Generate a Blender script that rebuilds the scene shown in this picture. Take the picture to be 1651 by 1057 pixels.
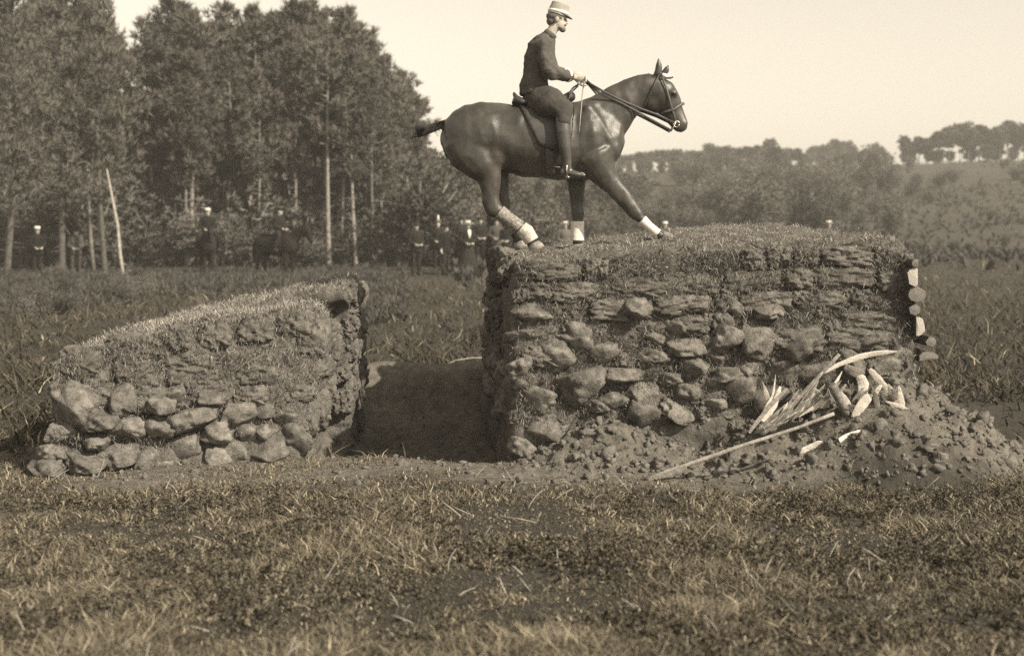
import bpy, bmesh, math, random
import numpy as np
from mathutils import Vector, Matrix, Euler

# ------------------------------------------------------------------ camera, sky, sun, exposure
scene = bpy.context.scene
for o in list(bpy.data.objects):
    bpy.data.objects.remove(o)
C = scene.collection
F_PX, CX, HY, EYE = 2100.0, 825.5, 352.0, 2.0      # focal length and horizon measured on the 1651 px wide print

cam_d = bpy.data.cameras.new('camera')
cam = bpy.data.objects.new('camera', cam_d); C.objects.link(cam)
cam.location = (0, 0, EYE); cam.rotation_euler = (math.radians(90), 0, 0)
cam_d.sensor_width = 36; cam_d.lens = 36 * F_PX / 1651
cam_d.shift_y = -(528.5 - HY) / 1651
cam_d.clip_start = .1; cam_d.clip_end = 5000
cam_d.dof.use_dof = True; cam_d.dof.focus_distance = 11.8; cam_d.dof.aperture_fstop = 1.5
scene.camera = cam

SUN_AZ, SUN_EL = math.radians(38), math.radians(38)   # from the right, a little on the camera's side
sunv = Vector((math.cos(SUN_AZ) * math.cos(SUN_EL), -math.sin(SUN_AZ) * math.cos(SUN_EL), math.sin(SUN_EL)))
world = bpy.data.worlds.new('World'); scene.world = world; world.use_nodes = True
nt = world.node_tree; nt.nodes.clear()
sky = nt.nodes.new('ShaderNodeTexSky'); sky.sky_type = 'NISHITA'; sky.sun_disc = False
sky.sun_elevation = SUN_EL; sky.sun_rotation = math.atan2(sunv.x, sunv.y)
sky.air_density = 1.0; sky.dust_density = 1.2; sky.ozone_density = 1.0
bw = nt.nodes.new('ShaderNodeVectorMath'); bw.operation = 'DOT_PRODUCT'; bw.inputs[1].default_value = (.1, .35, .55)   # an old plate sees mostly blue and green
tint = nt.nodes.new('ShaderNodeMix'); tint.data_type = 'RGBA'; tint.blend_type = 'MULTIPLY'; tint.inputs[0].default_value = 1
tint.inputs[7].default_value = (1.0, .905, .745, 1)
bg = nt.nodes.new('ShaderNodeBackground'); bg.inputs[1].default_value = .116
wo = nt.nodes.new('ShaderNodeOutputWorld')
nt.links.new(sky.outputs[0], bw.inputs[0]); nt.links.new(bw.outputs['Value'], tint.inputs[6])
nt.links.new(tint.outputs[2], bg.inputs[0]); nt.links.new(bg.outputs[0], wo.inputs[0])
sun_d = bpy.data.lights.new('sun', 'SUN'); sun_d.energy = 4.3; sun_d.angle = math.radians(.6); sun_d.color = (1, .905, .74)
sun = bpy.data.objects.new('sun', sun_d); C.objects.link(sun)
sun.rotation_euler = sunv.to_track_quat('Z', 'Y').to_euler(); sun.location = (8, -6, 14)
scene.view_settings.view_transform = 'Standard'; scene.view_settings.look = 'None'
scene.view_settings.gamma = 1; scene.view_settings.exposure = 0.85; scene.view_settings.use_curve_mapping = False
scene.render.engine = 'CYCLES'
scene.cycles.max_bounces = 5; scene.cycles.diffuse_bounces = 3; scene.cycles.volume_bounces = 0
scene.cycles.use_denoising = False

rng = np.random.default_rng(7); random.seed(7)

# ------------------------------------------------------------------ helpers
def W(px, py, Y):
    return Vector(((px - CX) * Y / F_PX, Y, EYE - (py - HY) * Y / F_PX))

def _h(ix, iy, iz, s):
    n = (ix.astype(np.int64) * 374761393 + iy.astype(np.int64) * 668265263 + iz.astype(np.int64) * 2147483647 + s * 974634777) & 0xffffffff
    n = ((n ^ (n >> 13)) * 1274126177) & 0xffffffff
    n = n ^ (n >> 16)
    return (n & 0xffff) / 32767.5 - 1

def vnoise(p, s=0):
    p = np.asarray(p, float); i = np.floor(p).astype(np.int64); f = p - i; f = f * f * (3 - 2 * f)
    x, y, z = i.T; u, v, w = f.T; r = 0
    for dx in (0, 1):
        for dy in (0, 1):
            for dz in (0, 1):
                r = r + _h(x + dx, y + dy, z + dz, s) * (u if dx else 1 - u) * (v if dy else 1 - v) * (w if dz else 1 - w)
    return r

def fbm(p, oct=4, s=0):
    p = np.asarray(p, float); a, r = 1., 0.
    for k in range(oct):
        r = r + a * vnoise(p * 2 ** k + 17.3 * k, s + k); a *= .5
    return r

def sst(a, b, x):
    t = np.clip((np.asarray(x, float) - a) / (b - a), 0, 1); return t * t * (3 - 2 * t)

def mat(name, g1, g2, scale=8, rough=.85, bump=0., bscale=None, tintc=(1, .93, .84), rand=0., spec=.3, coat=0., detail=6, lo=.35, hi=.65, wpos=False):
    m = bpy.data.materials.new(name); m.use_nodes = True; n = m.node_tree; b = n.nodes['Principled BSDF']
    tc = n.nodes.new('ShaderNodeTexCoord'); no = n.nodes.new('ShaderNodeTexNoise')
    no.inputs['Scale'].default_value = scale; no.inputs['Detail'].default_value = detail; no.inputs['Roughness'].default_value = .65
    crd = n.nodes.new('ShaderNodeNewGeometry').outputs['Position'] if wpos else tc.outputs['Object']
    n.links.new(crd, no.inputs['Vector'])
    cr = n.nodes.new('ShaderNodeValToRGB'); e = cr.color_ramp.elements
    e[0].position = lo; e[1].position = hi
    e[0].color = (*[g1 * t for t in tintc], 1); e[1].color = (*[g2 * t for t in tintc], 1)
    n.links.new(no.outputs['Fac'], cr.inputs[0]); out = cr.outputs[0]
    if rand:
        oi = n.nodes.new('ShaderNodeObjectInfo'); mr = n.nodes.new('ShaderNodeMapRange')
        mr.inputs[3].default_value = 1 - rand; mr.inputs[4].default_value = 1 + rand
        n.links.new(oi.outputs['Random'], mr.inputs[0])
        mx = n.nodes.new('ShaderNodeVectorMath'); mx.operation = 'SCALE'
        n.links.new(out, mx.inputs[0]); n.links.new(mr.outputs[0], mx.inputs['Scale']); out = mx.outputs[0]
    n.links.new(out, b.inputs['Base Color'])
    b.inputs['Roughness'].default_value = rough; b.inputs['Specular IOR Level'].default_value = spec
    if coat: b.inputs['Coat Weight'].default_value = coat; b.inputs['Coat Roughness'].default_value = .3
    if bump:
        n2 = n.nodes.new('ShaderNodeTexNoise'); n2.inputs['Scale'].default_value = bscale or scale * 4; n2.inputs['Detail'].default_value = 8
        n2.inputs['Roughness'].default_value = .7
        n.links.new(crd, n2.inputs['Vector'])
        bp = n.nodes.new('ShaderNodeBump'); bp.inputs['Strength'].default_value = min(1, bump); bp.inputs['Distance'].default_value = .02 * max(1, bump)
        n.links.new(n2.outputs['Fac'], bp.inputs['Height']); n.links.new(bp.outputs[0], b.inputs['Normal'])
    return m

def attr_mat(name, rough=.8, tintc=(1, .93, .84), trans=0.):
    """colour from a per-blade random grey"""
    m = bpy.data.materials.new(name); m.use_nodes = True; n = m.node_tree; b = n.nodes['Principled BSDF']
    a = n.nodes.new('ShaderNodeAttribute'); a.attribute_name = 'tone'
    cb = n.nodes.new('ShaderNodeVectorMath'); cb.operation = 'SCALE'; cb.inputs[0].default_value = tintc
    n.links.new(a.outputs['Fac'], cb.inputs['Scale']); n.links.new(cb.outputs[0], b.inputs['Base Color'])
    b.inputs['Roughness'].default_value = rough; b.inputs['Specular IOR Level'].default_value = .25
    return m

class MB:
    def __init__(s): s.V = []; s.F = []
    def add(s, V, F):
        o = len(s.V); s.V += [tuple(v) for v in V]; s.F += [tuple(i + o for i in f) for f in F]
    def loft(s, pts, ra, rb=None, lat=(0, 1, 0), seg=14, cap=.6, pw=1.0):
        """elliptic tube along pts: ra across the path in the plane, rb along lat"""
        P = [Vector(p) for p in pts]; rb = ra if rb is None else rb; n = len(P)
        st = []
        for k in range(n):
            t = (P[min(k + 1, n - 1)] - P[max(k - 1, 0)])
            st.append((P[k], t.normalized(), ra[k], rb[k]))
        if cap:
            p, t, a, b = st[0]; st = [(p - t * cap * a * .9, t, a * .35, b * .35), (p - t * cap * a * .6, t, a * .75, b * .75)] + st
            p, t, a, b = st[-1]; st = st + [(p + t * cap * a * .6, t, a * .75, b * .75), (p + t * cap * a * .9, t, a * .35, b * .35)]
        rings = []; o = len(s.V); L = Vector(lat).normalized()
        for p, t, a, b in st:
            l = L - t * L.dot(t)
            if l.length < 1e-3: l = t.orthogonal()
            l.normalize(); u = l.cross(t).normalized()
            for q in range(seg):
                an = 2 * math.pi * q / seg; c_, s_ = math.cos(an), math.sin(an)
                c_ = math.copysign(abs(c_) ** pw, c_); s_ = math.copysign(abs(s_) ** pw, s_)
                s.V.append(tuple(p + u * a * c_ + l * b * s_))
        m = len(st)
        for k in range(m - 1):
            for q in range(seg):
                q2 = (q + 1) % seg
                s.F.append((o + k * seg + q, o + k * seg + q2, o + (k + 1) * seg + q2, o + (k + 1) * seg + q))
        s.F.append(tuple(o + q for q in range(seg))[::-1]); s.F.append(tuple(o + (m - 1) * seg + q for q in range(seg)))
        return s
    def ell(s, c, r, R=None, seg=14):
        c = Vector(c); R = R or Matrix.Identity(3); o = len(s.V); nr = seg // 2
        for i in range(1, nr):
            th = math.pi * i / nr
            for q in range(seg):
                ph = 2 * math.pi * q / seg
                s.V.append(tuple(c + R @ Vector((r[0] * math.sin(th) * math.cos(ph), r[1] * math.sin(th) * math.sin(ph), r[2] * math.cos(th)))))
        a = len(s.V); s.V.append(tuple(c + R @ Vector((0, 0, r[2])))); s.V.append(tuple(c - R @ Vector((0, 0, r[2]))))
        for q in range(seg):
            q2 = (q + 1) % seg
            s.F.append((a, o + q, o + q2)); s.F.append((a + 1, o + (nr - 2) * seg + q2, o + (nr - 2) * seg + q))
            for i in range(nr - 2): s.F.append((o + i * seg + q, o + (i + 1) * seg + q, o + (i + 1) * seg + q2, o + i * seg + q2))
        return s
    def box(s, a, b):
        x0, y0, z0 = a; x1, y1, z1 = b
        s.add([(x0, y0, z0), (x1, y0, z0), (x1, y1, z0), (x0, y1, z0), (x0, y0, z1), (x1, y0, z1), (x1, y1, z1), (x0, y1, z1)],
              [(3, 2, 1, 0), (4, 5, 6, 7), (0, 1, 5, 4), (1, 2, 6, 5), (2, 3, 7, 6), (3, 0, 4, 7)])
        return s
    def mesh(s, name, smooth=True):
        me = bpy.data.meshes.new(name); me.from_pydata(s.V, [], s.F); me.update()
        if smooth: me.polygons.foreach_set('use_smooth', [True] * len(me.polygons))
        return me

def npmesh(name, V, Fa, smooth=True):
    """V (n,3), Fa (m,k) with constant k"""
    me = bpy.data.meshes.new(name); V = np.asarray(V, np.float32); Fa = np.asarray(Fa, np.int32); k = Fa.shape[1]
    me.vertices.add(len(V)); me.vertices.foreach_set('co', V.ravel())
    me.loops.add(Fa.size); me.loops.foreach_set('vertex_index', Fa.ravel())
    me.polygons.add(len(Fa)); me.polygons.foreach_set('loop_start', np.arange(len(Fa), dtype=np.int32) * k)
    me.polygons.foreach_set('use_smooth', np.full(len(Fa), smooth)); me.update(); me.validate()
    return me

def tone(me, val):
    a = me.attributes.new('tone', 'FLOAT', 'POINT'); a.data.foreach_set('value', np.asarray(val, np.float32))

def link(name, me, m=None, parent=None, loc=(0, 0, 0), rot=(0, 0, 0), sc=(1, 1, 1)):
    o = bpy.data.objects.new(name, me); C.objects.link(o)
    if m is not None and me is not None and not me.materials: me.materials.append(m)
    o.parent = parent; o.location = loc; o.rotation_euler = rot; o.scale = sc
    return o

def tag(o, label, cat, group=None):
    o['label'] = label; o['category'] = cat
    if group: o['group'] = group
    return o

def thing(name, loc, label, cat, group=None, rotz=0, sc=1):
    o = link(name, None, None, None, loc, (0, 0, rotz), (sc,) * 3); o.empty_display_size = .1
    return tag(o, label, cat, group)

def struct(o): o['kind'] = 'structure'; return o
def stuff(o): o['kind'] = 'stuff'; return o

def remesh(mb, name, voxel, smooth=6, fac=.5):
    me = mb.mesh(name + '_src'); o = bpy.data.objects.new('tmp', me); C.objects.link(o)
    r = o.modifiers.new('r', 'REMESH'); r.mode = 'VOXEL'; r.voxel_size = voxel; r.use_smooth_shade = True
    if smooth: q = o.modifiers.new('s', 'SMOOTH'); q.iterations = smooth; q.factor = fac
    dg = bpy.context.evaluated_depsgraph_get(); out = bpy.data.meshes.new_from_object(o.evaluated_get(dg)); out.name = name
    bpy.data.objects.remove(o); bpy.data.meshes.remove(me)
    out.polygons.foreach_set('use_smooth', [True] * len(out.polygons)); out.materials.clear()
    return out

def co(me):
    a = np.empty(len(me.vertices) * 3, np.float32); me.vertices.foreach_get('co', a); return a.reshape(-1, 3).astype(float)
def nrm(me):
    a = np.empty(len(me.vertices) * 3, np.float32); me.vertex_normals.foreach_get('vector', a); return a.reshape(-1, 3).astype(float)
def setco(me, P): me.vertices.foreach_set('co', np.asarray(P, np.float32).ravel()); me.update()
def copy_tree(src, parent=None):
    c = src.copy(); C.objects.link(c); c.parent = parent
    for ch in src.children: copy_tree(ch, c)
    return c

# ------------------------------------------------------------------ materials
M = {}
M['stone'] = mat('stone', .10, .28, 14, .93, 1.6, 48, rand=.2, spec=.2, wpos=True)
M['sod'] = mat('sod', .11, .26, 11, .95, 1.9, 55, rand=.10, spec=.1, wpos=True)
M['earth'] = mat('earth', .09, .20, 9, .97, 1.8, 45, spec=.1, wpos=True)
M['loose'] = mat('loose_earth', .12, .23, 9, .97, 1.6, 30, spec=.1)
M['coat'] = mat('horse_coat', .030, .068, 3.5, .36, .2, 180, spec=.5, coat=.1, tintc=(1, .9, .78))
M['hoof'] = mat('hoof', .10, .3, 20, .6, .1)
M['bandage'] = mat('bandage', .58, .78, 30, .9, .3, 90)
M['boot_horse'] = mat('leg_boot', .09, .36, 40, .8, .4, 60)
M['boot_pale'] = mat('pale_boot', .3, .62, 22, .85, .4, 60)
M['leather'] = mat('leather', .03, .05, 20, .45, .2, 90, spec=.5)
M['leather2'] = mat('brown_leather', .05, .09, 20, .5, .2, 90, spec=.5)
M['steel'] = mat('steel', .6, .75, 30, .25, 0); M['steel'].node_tree.nodes['Principled BSDF'].inputs['Metallic'].default_value = 1
M['white'] = mat('white_band', .75, .85, 20, .8, .1)
M['skin'] = mat('skin', .36, .46, 20, .6, .1, tintc=(1, .9, .78))
M['hair'] = mat('hair', .09, .16, 60, .7, .3, 120)
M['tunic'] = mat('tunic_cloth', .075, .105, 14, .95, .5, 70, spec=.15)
M['breech'] = mat('breeches_cloth', .05, .075, 14, .95, .5, 70, spec=.15)
M['bootl'] = mat('boot_leather', .045, .07, 12, .28, .1, 60, spec=.6, coat=.3)
M['kepi'] = mat('kepi_cloth', .30, .40, 30, .9, .2, 120)
M['kepiband'] = mat('kepi_band', .62, .75, 30, .8, .1)
M['dark'] = mat('dark_cloth', .014, .028, 14, .95, .3, 60, rand=.3, spec=.1)
M['greycloth'] = mat('grey_cloth', .08, .12, 14, .95, .3, 60, rand=.3, spec=.1)
M['straw'] = mat('straw_hat', .6, .75, 40, .8, .2, 90)
M['eye'] = mat('eye', .02, .03, 20, .3)
M['bark'] = mat('pine_bark', .13, .30, 6, .95, 1.2, 14, rand=.35, spec=.1)
M['palebark'] = mat('pale_bark', .24, .42, 10, .9, .8, 30, spec=.1)
M['rawwood'] = mat('raw_wood', .68, .86, 22, .8, .4, 60, rand=.1)
M['stick'] = mat('stick_bark', .16, .34, 22, .9, .6, 60, rand=.3)
M['logbark'] = mat('log_bark', .07, .16, 14, .95, 1.2, 40, rand=.2)
M['needle'] = mat('pine_needles', .085, .135, 1.6, .8, rand=.22, spec=.25, tintc=(1, .92, .80))
M['needle_far'] = mat('far_pine_needles', .07, .12, 1.6, .85, rand=.3, spec=.2)
M['shrub'] = mat('scrub_leaves', .09, .145, 2.5, .85, rand=.4, spec=.2)
M['grass'] = attr_mat('grass_blades', tintc=(1, .865, .64))
M['turf'] = attr_mat('turf_blades')

# ------------------------------------------------------------------ terrain
def ground_z(x, y):
    x = np.asarray(x, float); y = np.asarray(y, float); z0 = np.zeros_like(x)
    p = np.stack([x * .45, y * .45, z0], -1)
    z = .05 * fbm(p, 3, 3) * sst(60, 20, y)
    fine = sst(30, 14, y)
    z = z + .022 * fbm(np.stack([x * 3, y * 3, z0], -1), 4, 9) * fine
    # the sunken way between the banks
    wob = .14 * vnoise(np.stack([x * 2.2, y * .6, z0], -1), 21)
    wob2 = .12 * vnoise(np.stack([x * .7, y * 2.2, z0], -1), 22)
    m = sst(-2.05, -1.62, x + wob2) * sst(.35, -.1, x + wob2) * sst(10.85, 11.35, y + wob) * sst(16.65, 16.35, y + wob)
    z = z - (.45 + .10 * fbm(np.stack([x * 2.6, y * 2.6, z0], -1), 4, 29)) * m
    z = z + .15 * np.exp(-((y + wob - 16.95) / .35) ** 2) * sst(-3, -1.8, x) * sst(1.4, .2, x)
    # trench beyond the heap on the right
    m2 = sst(4.05, 4.5, x + wob2) * sst(11.2, 4.6 + 7.3, y - .12 * (x - 4.3) + wob) * sst(14.0, 13.6, y - .1 * (x - 4.3) + wob)
    z = z - .75 * m2
    z = z + .10 * np.exp(-((y - .1 * (x - 4.3) - 14.5) / .5) ** 2) * sst(3.6, 4.6, x)
    # spoil heaps at the foot of the right bank
    z = z + heap(x, y)
    # hillside far right
    k = x / np.maximum(y, 1)
    amp = 9.6 + 7.5 * np.clip(k, -.2, .6)
    hs = sst(58, 235, y) * .96 + .04 * sst(235, 420, y)
    z = z + amp * hs * sst(-.26, .03, k) + sst(60, 300, y) * 2.5 * sst(.03, -.26, k)
    z = z + sst(25, 60, y) * .25 * fbm(np.stack([x * .06, y * .06, z0], -1), 3, 31)
    return z

def heap(x, y):
    n = fbm(np.stack([x * 3.1, y * 3.1, 0 * x], -1), 4, 41); n2 = fbm(np.stack([x * 11, y * 11, 0 * x], -1), 3, 43)
    r = np.sqrt(((x - 3.08) / 1.05) ** 2 + ((y - 10.85) / 1.05) ** 2) + .10 * n
    a = .80 * np.clip(1 - r, 0, 1) ** .8
    r2 = np.sqrt(((x - 2.25) / .95) ** 2 + ((y - 10.72) / .72) ** 2) + .12 * n
    b = .36 * np.clip(1 - r2, 0, 1)
    r3 = np.sqrt(((x - .85) / 1.0) ** 2 + ((y - 10.72) / .72) ** 2) + .14 * n
    c = .36 * np.clip(1 - r3, 0, 1) ** 1.2
    h = np.maximum(np.maximum(a, b), c)
    return h + (.045 * n2 + .035 * n) * sst(0, .08, h)

def gz(x, y): return float(ground_z(np.array([x]), np.array([y]))[0])

def axis(lo, fa, fb, hi, d, g):
    a = list(np.arange(fa, fb, d)); s = d; v = a[0]; pre = []
    while v > lo: s *= g; v -= s; pre.append(v)
    s = d; v = a[-1]; post = []
    while v < hi: s *= g; v += s; post.append(v)
    return np.array(pre[::-1] + a + post)
xs = axis(-500, -5.5, 6.5, 500, .045, 1.07); ys = axis(-40, 5.0, 18.2, 620, .045, 1.05)
GX, GY = np.meshgrid(xs, ys); gxf, gyf = GX.ravel(), GY.ravel(); gzf = ground_z(gxf, gyf)
nx, ny = len(xs), len(ys); idx = np.arange(nx * ny).reshape(ny, nx)
Fq = np.stack([idx[:-1, :-1], idx[:-1, 1:], idx[1:, 1:], idx[1:, :-1]], -1).reshape(-1, 4)
gme = npmesh('ground', np.stack([gxf, gyf, gzf], -1), Fq)

def ground_material():
    m = bpy.data.materials.new('heath_ground'); m.use_nodes = True; n = m.node_tree; b = n.nodes['Principled BSDF']
    tc = n.nodes.new('ShaderNodeTexCoord')
    def noise(sc, det=8, ro=.65):
        q = n.nodes.new('ShaderNodeTexNoise'); q.inputs['Scale'].default_value = sc; q.inputs['Detail'].default_value = det; q.inputs['Roughness'].default_value = ro
        n.links.new(tc.outputs['Object'], q.inputs['Vector']); return q.outputs['Fac']
    def ramp(f, a, b_, lo=.35, hi=.65):
        r = n.nodes.new('ShaderNodeValToRGB'); r.color_ramp.elements[0].position = lo; r.color_ramp.elements[1].position = hi
        r.color_ramp.elements[0].color = (*a, 1); r.color_ramp.elements[1].color = (*b_, 1); n.links.new(f, r.inputs[0]); return r.outputs[0]
    t = (1, .92, .80)
    def g(v): return tuple(v * q for q in t)
    heath = ramp(noise(1.3), g(.05), g(.12)); fine = ramp(noise(16), g(.045), g(.14)); far = ramp(noise(.09, 5), g(.028), g(.06))
    soil = ramp(noise(9), g(.12), g(.24))
    def mix(f, a, b_):
        q = n.nodes.new('ShaderNodeMix'); q.data_type = 'RGBA'
        if isinstance(f, float): q.inputs[0].default_value = f
        else: n.links.new(f, q.inputs[0])
        n.links.new(a, q.inputs[6]); n.links.new(b_, q.inputs[7]); return q.outputs[2]
    at = n.nodes.new('ShaderNodeAttribute'); at.attribute_name = 'bare'
    c = mix(.45, heath, fine); c = mix(.5, c, far); c = mix(at.outputs['Fac'], c, soil)
    n.links.new(c, b.inputs['Base Color']); b.inputs['Roughness'].default_value = .97; b.inputs['Specular IOR Level'].default_value = .1
    bp = n.nodes.new('ShaderNodeBump'); bp.inputs['Strength'].default_value = 1; bp.inputs['Distance'].default_value = .045
    n.links.new(noise(24, 10, .75), bp.inputs['Height']); n.links.new(bp.outputs[0], b.inputs['Normal'])
    return m

def bare(x, y):
    """trodden or dug soil round the banks"""
    n = fbm(np.stack([x * 1.1, y * 1.1, 0 * x], -1), 3, 51)
    d = sst(9.5, 10.2, y + .45 * n) * sst(12.6, 11.2, y + .2 * n) * sst(-5.0, -3.6, x + .3 * n) * sst(5.6, 4.4, x + .3 * n)
    di = sst(-2.1, -1.7, x) * sst(.5, 0, x) * sst(10.8, 11.2, y) * sst(17.4, 16.9, y)
    return np.clip(np.maximum(d, di), 0, 1)
a = gme.attributes.new('bare', 'FLOAT', 'POINT'); a.data.foreach_set('value', bare(gxf, gyf).astype(np.float32))
ground = struct(link('ground', gme, ground_material()))

def ray_ground(px, py, dz=0.):
    d = Vector(((px - CX) / F_PX, 1, -(py - HY) / F_PX)); t = np.arange(5.5, 14, .01)
    X = d.x * t; Z = EYE + d.z * t; g = ground_z(X, t) + dz
    k = np.argmax(Z < g) if (Z < g).any() else len(t) - 1
    return Vector((X[k], t[k], Z[k]))

# ------------------------------------------------------------------ stones and sods
def stone_mesh(seed, sub=4, amp=.34, boxy=.0, cuts=8):
    bm = bmesh.new(); bmesh.ops.create_icosphere(bm, subdivisions=sub, radius=1); me = bpy.data.meshes.new('stone'); bm.to_mesh(me); bm.free()
    P = co(me); N = P / np.linalg.norm(P, axis=1)[:, None]
    if boxy:
        q = np.abs(N) ** 5; s = (q.sum(1)) ** (-1 / 5.); N2 = N * s[:, None]; P = P * (1 - boxy) + N2 * boxy * .92
    r = 1 + amp * fbm(N * 1.1 + seed * 7.7, 3, seed) + .13 * fbm(N * 4 + seed, 4, seed + 5)
    # flattened, split faces
    rg = np.random.default_rng(seed)
    P = P * r[:, None]
    for k in range(cuts):
        d = rg.normal(size=3); d /= np.linalg.norm(d); h = rg.uniform(.55, .84); e = P @ d - h
        P = P - np.clip(e, 0, None)[:, None] * d * .8
    setco(me, P); me.polygons.foreach_set('use_smooth', [True] * len(me.polygons)); return me
STONES = [stone_mesh(s) for s in range(12)]
for me in STONES: me.materials.append(M['stone'])
def sod_mesh(seed):
    me = stone_mesh(100 + seed, 5, .12, .75, 0); P = co(me); N = nrm(me)
    d = .13 * fbm(P * np.array([4.5, 3, 1.6]) + seed, 4, seed) - .08 * np.abs(fbm(P * np.array([7, 5, 2.2]) + seed * 3, 3, seed + 9)) + .07 * fbm(P * np.array([12, 9, 5]), 3, seed + 2)
    setco(me, P + N * d[:, None]); return me
def block_mesh(seed):
    """a cut turf: flat-fronted block with crumbled edges"""
    me = stone_mesh(400 + seed, 5, .07, .74, 0); P = co(me); N = nrm(me)
    d = .05 * fbm(P * np.array([3.2, 2.5, 1.5]) + seed, 3, seed) - .05 * np.clip(np.abs(fbm(P * np.array([3.5, 3, 1.8]) + seed * 3, 3, seed + 9)) - .25, 0, 1) + .05 * fbm(P * np.array([14, 9, 6]), 3, seed + 2)
    setco(me, P + N * d[:, None]); return me
BLOCKS = [block_mesh(s) for s in range(8)]
for me in BLOCKS: me.materials.append(M['sod'])
SODS = [sod_mesh(s) for s in range(8)]
for me in SODS: me.materials.append(M['sod'])

def put_stone(parent, p, w, h, d, meshes=STONES, name='stone', rot=None):
    B = parent.location
    r = rot or (random.uniform(-.3, .3), random.uniform(-.5, .5), random.uniform(-.6, .6))
    return link(name, random.choice(meshes), None, parent, Vector(p) - B, r, (w / 2, d / 2, h / 2))

def bank_core(name, corners_bot, corners_top, ztops, voxel=.04, amp=.05, seed=0):
    mb = MB(); V = [(x, y, -.35) for x, y in corners_bot] + [(x, y, z) for (x, y), z in zip(corners_top, ztops)]
    n = len(corners_bot); F = [tuple(range(n))[::-1], tuple(range(n, 2 * n))] + [(i, (i + 1) % n, n + (i + 1) % n, n + i) for i in range(n)]
    mb.add(V, F); me = remesh(mb, name, voxel, 10, .5); P = co(me); N = nrm(me)
    d = amp * (1.0 * fbm(P * 2.2, 3, seed) + .7 * fbm(P * np.array([6, 6, 9]), 4, seed + 3) - .6 * np.abs(fbm(P * np.array([3., 3., 12]), 3, seed + 8)))
    setco(me, P + N * d[:, None]); return me

def blades(n, pts, nrmv, hlen, wid, tones, lean=.5, seed=0, curl=.5):
    """grass blades (3 triangles each) at pts; returns mesh"""
    rg = np.random.default_rng(seed); n = len(pts)
    az = rg.uniform(0, 2 * np.pi, n); side = np.stack([np.cos(az), np.sin(az), np.zeros(n)], -1)
    ld = rg.normal(size=(n, 3)); ld[:, 2] *= .2
    up = nrmv + lean * ld * rg.uniform(.3, 1.2, n)[:, None]; up /= np.linalg.norm(up, axis=1)[:, None]
    cu = rg.normal(size=(n, 3)) * curl; cu[:, 2] = -np.abs(cu[:, 2]) * .6
    L = hlen[:, None]; w = (wid / 2)[:, None]
    a = pts - side * w - up * L * .05; b = pts + side * w - up * L * .05
    m = pts + up * L * .5 + cu * L * .12; c = m - side * w * .8; d = m + side * w * .8
    t = pts + up * L * .95 + cu * L * .45
    V = np.stack([a, b, c, d, t], 1).reshape(-1, 3); o = (np.arange(n) * 5)[:, None]
    Fa = np.concatenate([o + np.array([0, 1, 3]), o + np.array([0, 3, 2]), o + np.array([2, 3, 4])], 0)
    me = npmesh('blades', V, Fa, True); tone(me, np.repeat(tones, 5)); return me

def turf_on(me, B, n, zsel, hl, seed, dens=None):
    """short dry turf on the upward faces of a bank core"""
    P = co(me); N = nrm(me); k = np.where(zsel(P, N))[0]; rg = np.random.default_rng(seed); q = rg.choice(k, n)
    pts = P[q] + rg.normal(size=(n, 3)) * .015; nn = N[q] * .6 + np.array([0, 0, .5]) + rg.normal(size=(n, 3)) * .25
    cl = fbm(pts * 2.5, 3, seed); keep = cl > rg.uniform(-1.3, .5, n); pts, nn = pts[keep], nn[keep]; n = len(pts)
    tn = np.clip(.235 + .09 * rg.normal(size=n) + .05 * cl[keep], .06, .42)
    return blades(n, pts, nn, hl * rg.uniform(.4, 1.3, n), rg.uniform(.004, .009, n), tn, .8, seed, .9)

# ---- right bank
RB = Vector((1.65, 13.2, 0))
right_bank = thing('stone_bank', RB, 'tall turf-topped bank of sods and boulders carrying the jumping horse', 'bank')
cb = [(-.02, 10.77), (3.42, 10.77), (3.5, 16.3), (-.42, 16.3)]
ctp = [(.06, 10.90), (3.32, 10.95), (3.3, 16.1), (-.10, 16.1)]
cme = bank_core('earth_core', cb, ctp, [1.64, 1.83, 1.96, 1.57], .03, .036, 3)
P = co(cme); P[:, 2] += sst(1, 1.5, P[:, 2]) * .04 * np.sin(np.clip(P[:, 0], 0, 3.3) / 3.3 * math.pi); setco(cme, P)
ccore = P.copy(); ncore = nrm(cme)
def shift(me, B): setco(me, co(me) - np.array(B)); return me
tme = turf_on(cme, RB, 45000, lambda P, N: (N[:, 2] > .45) & (P[:, 2] > 1.3), .014, 5)
hme = turf_on(cme, RB, 20000, lambda P, N: (N[:, 1] < -.3) & (P[:, 2] > .5), .07, 6)
link('earth_core', shift(cme, RB), M['earth'], right_bank)
stuff(link('turf_grass', shift(tme, RB), M['turf'], right_bank)); stuff(link('hanging_roots', shift(hme, RB), M['turf'], right_bank))

def topz_front(px):   # front upper edge of the right bank, in pixels down the print
    return np.interp(px, [830, 900, 1000, 1150, 1300, 1420, 1475], [418, 414, 408, 398, 392, 392, 410])
random.seed(11)
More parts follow.
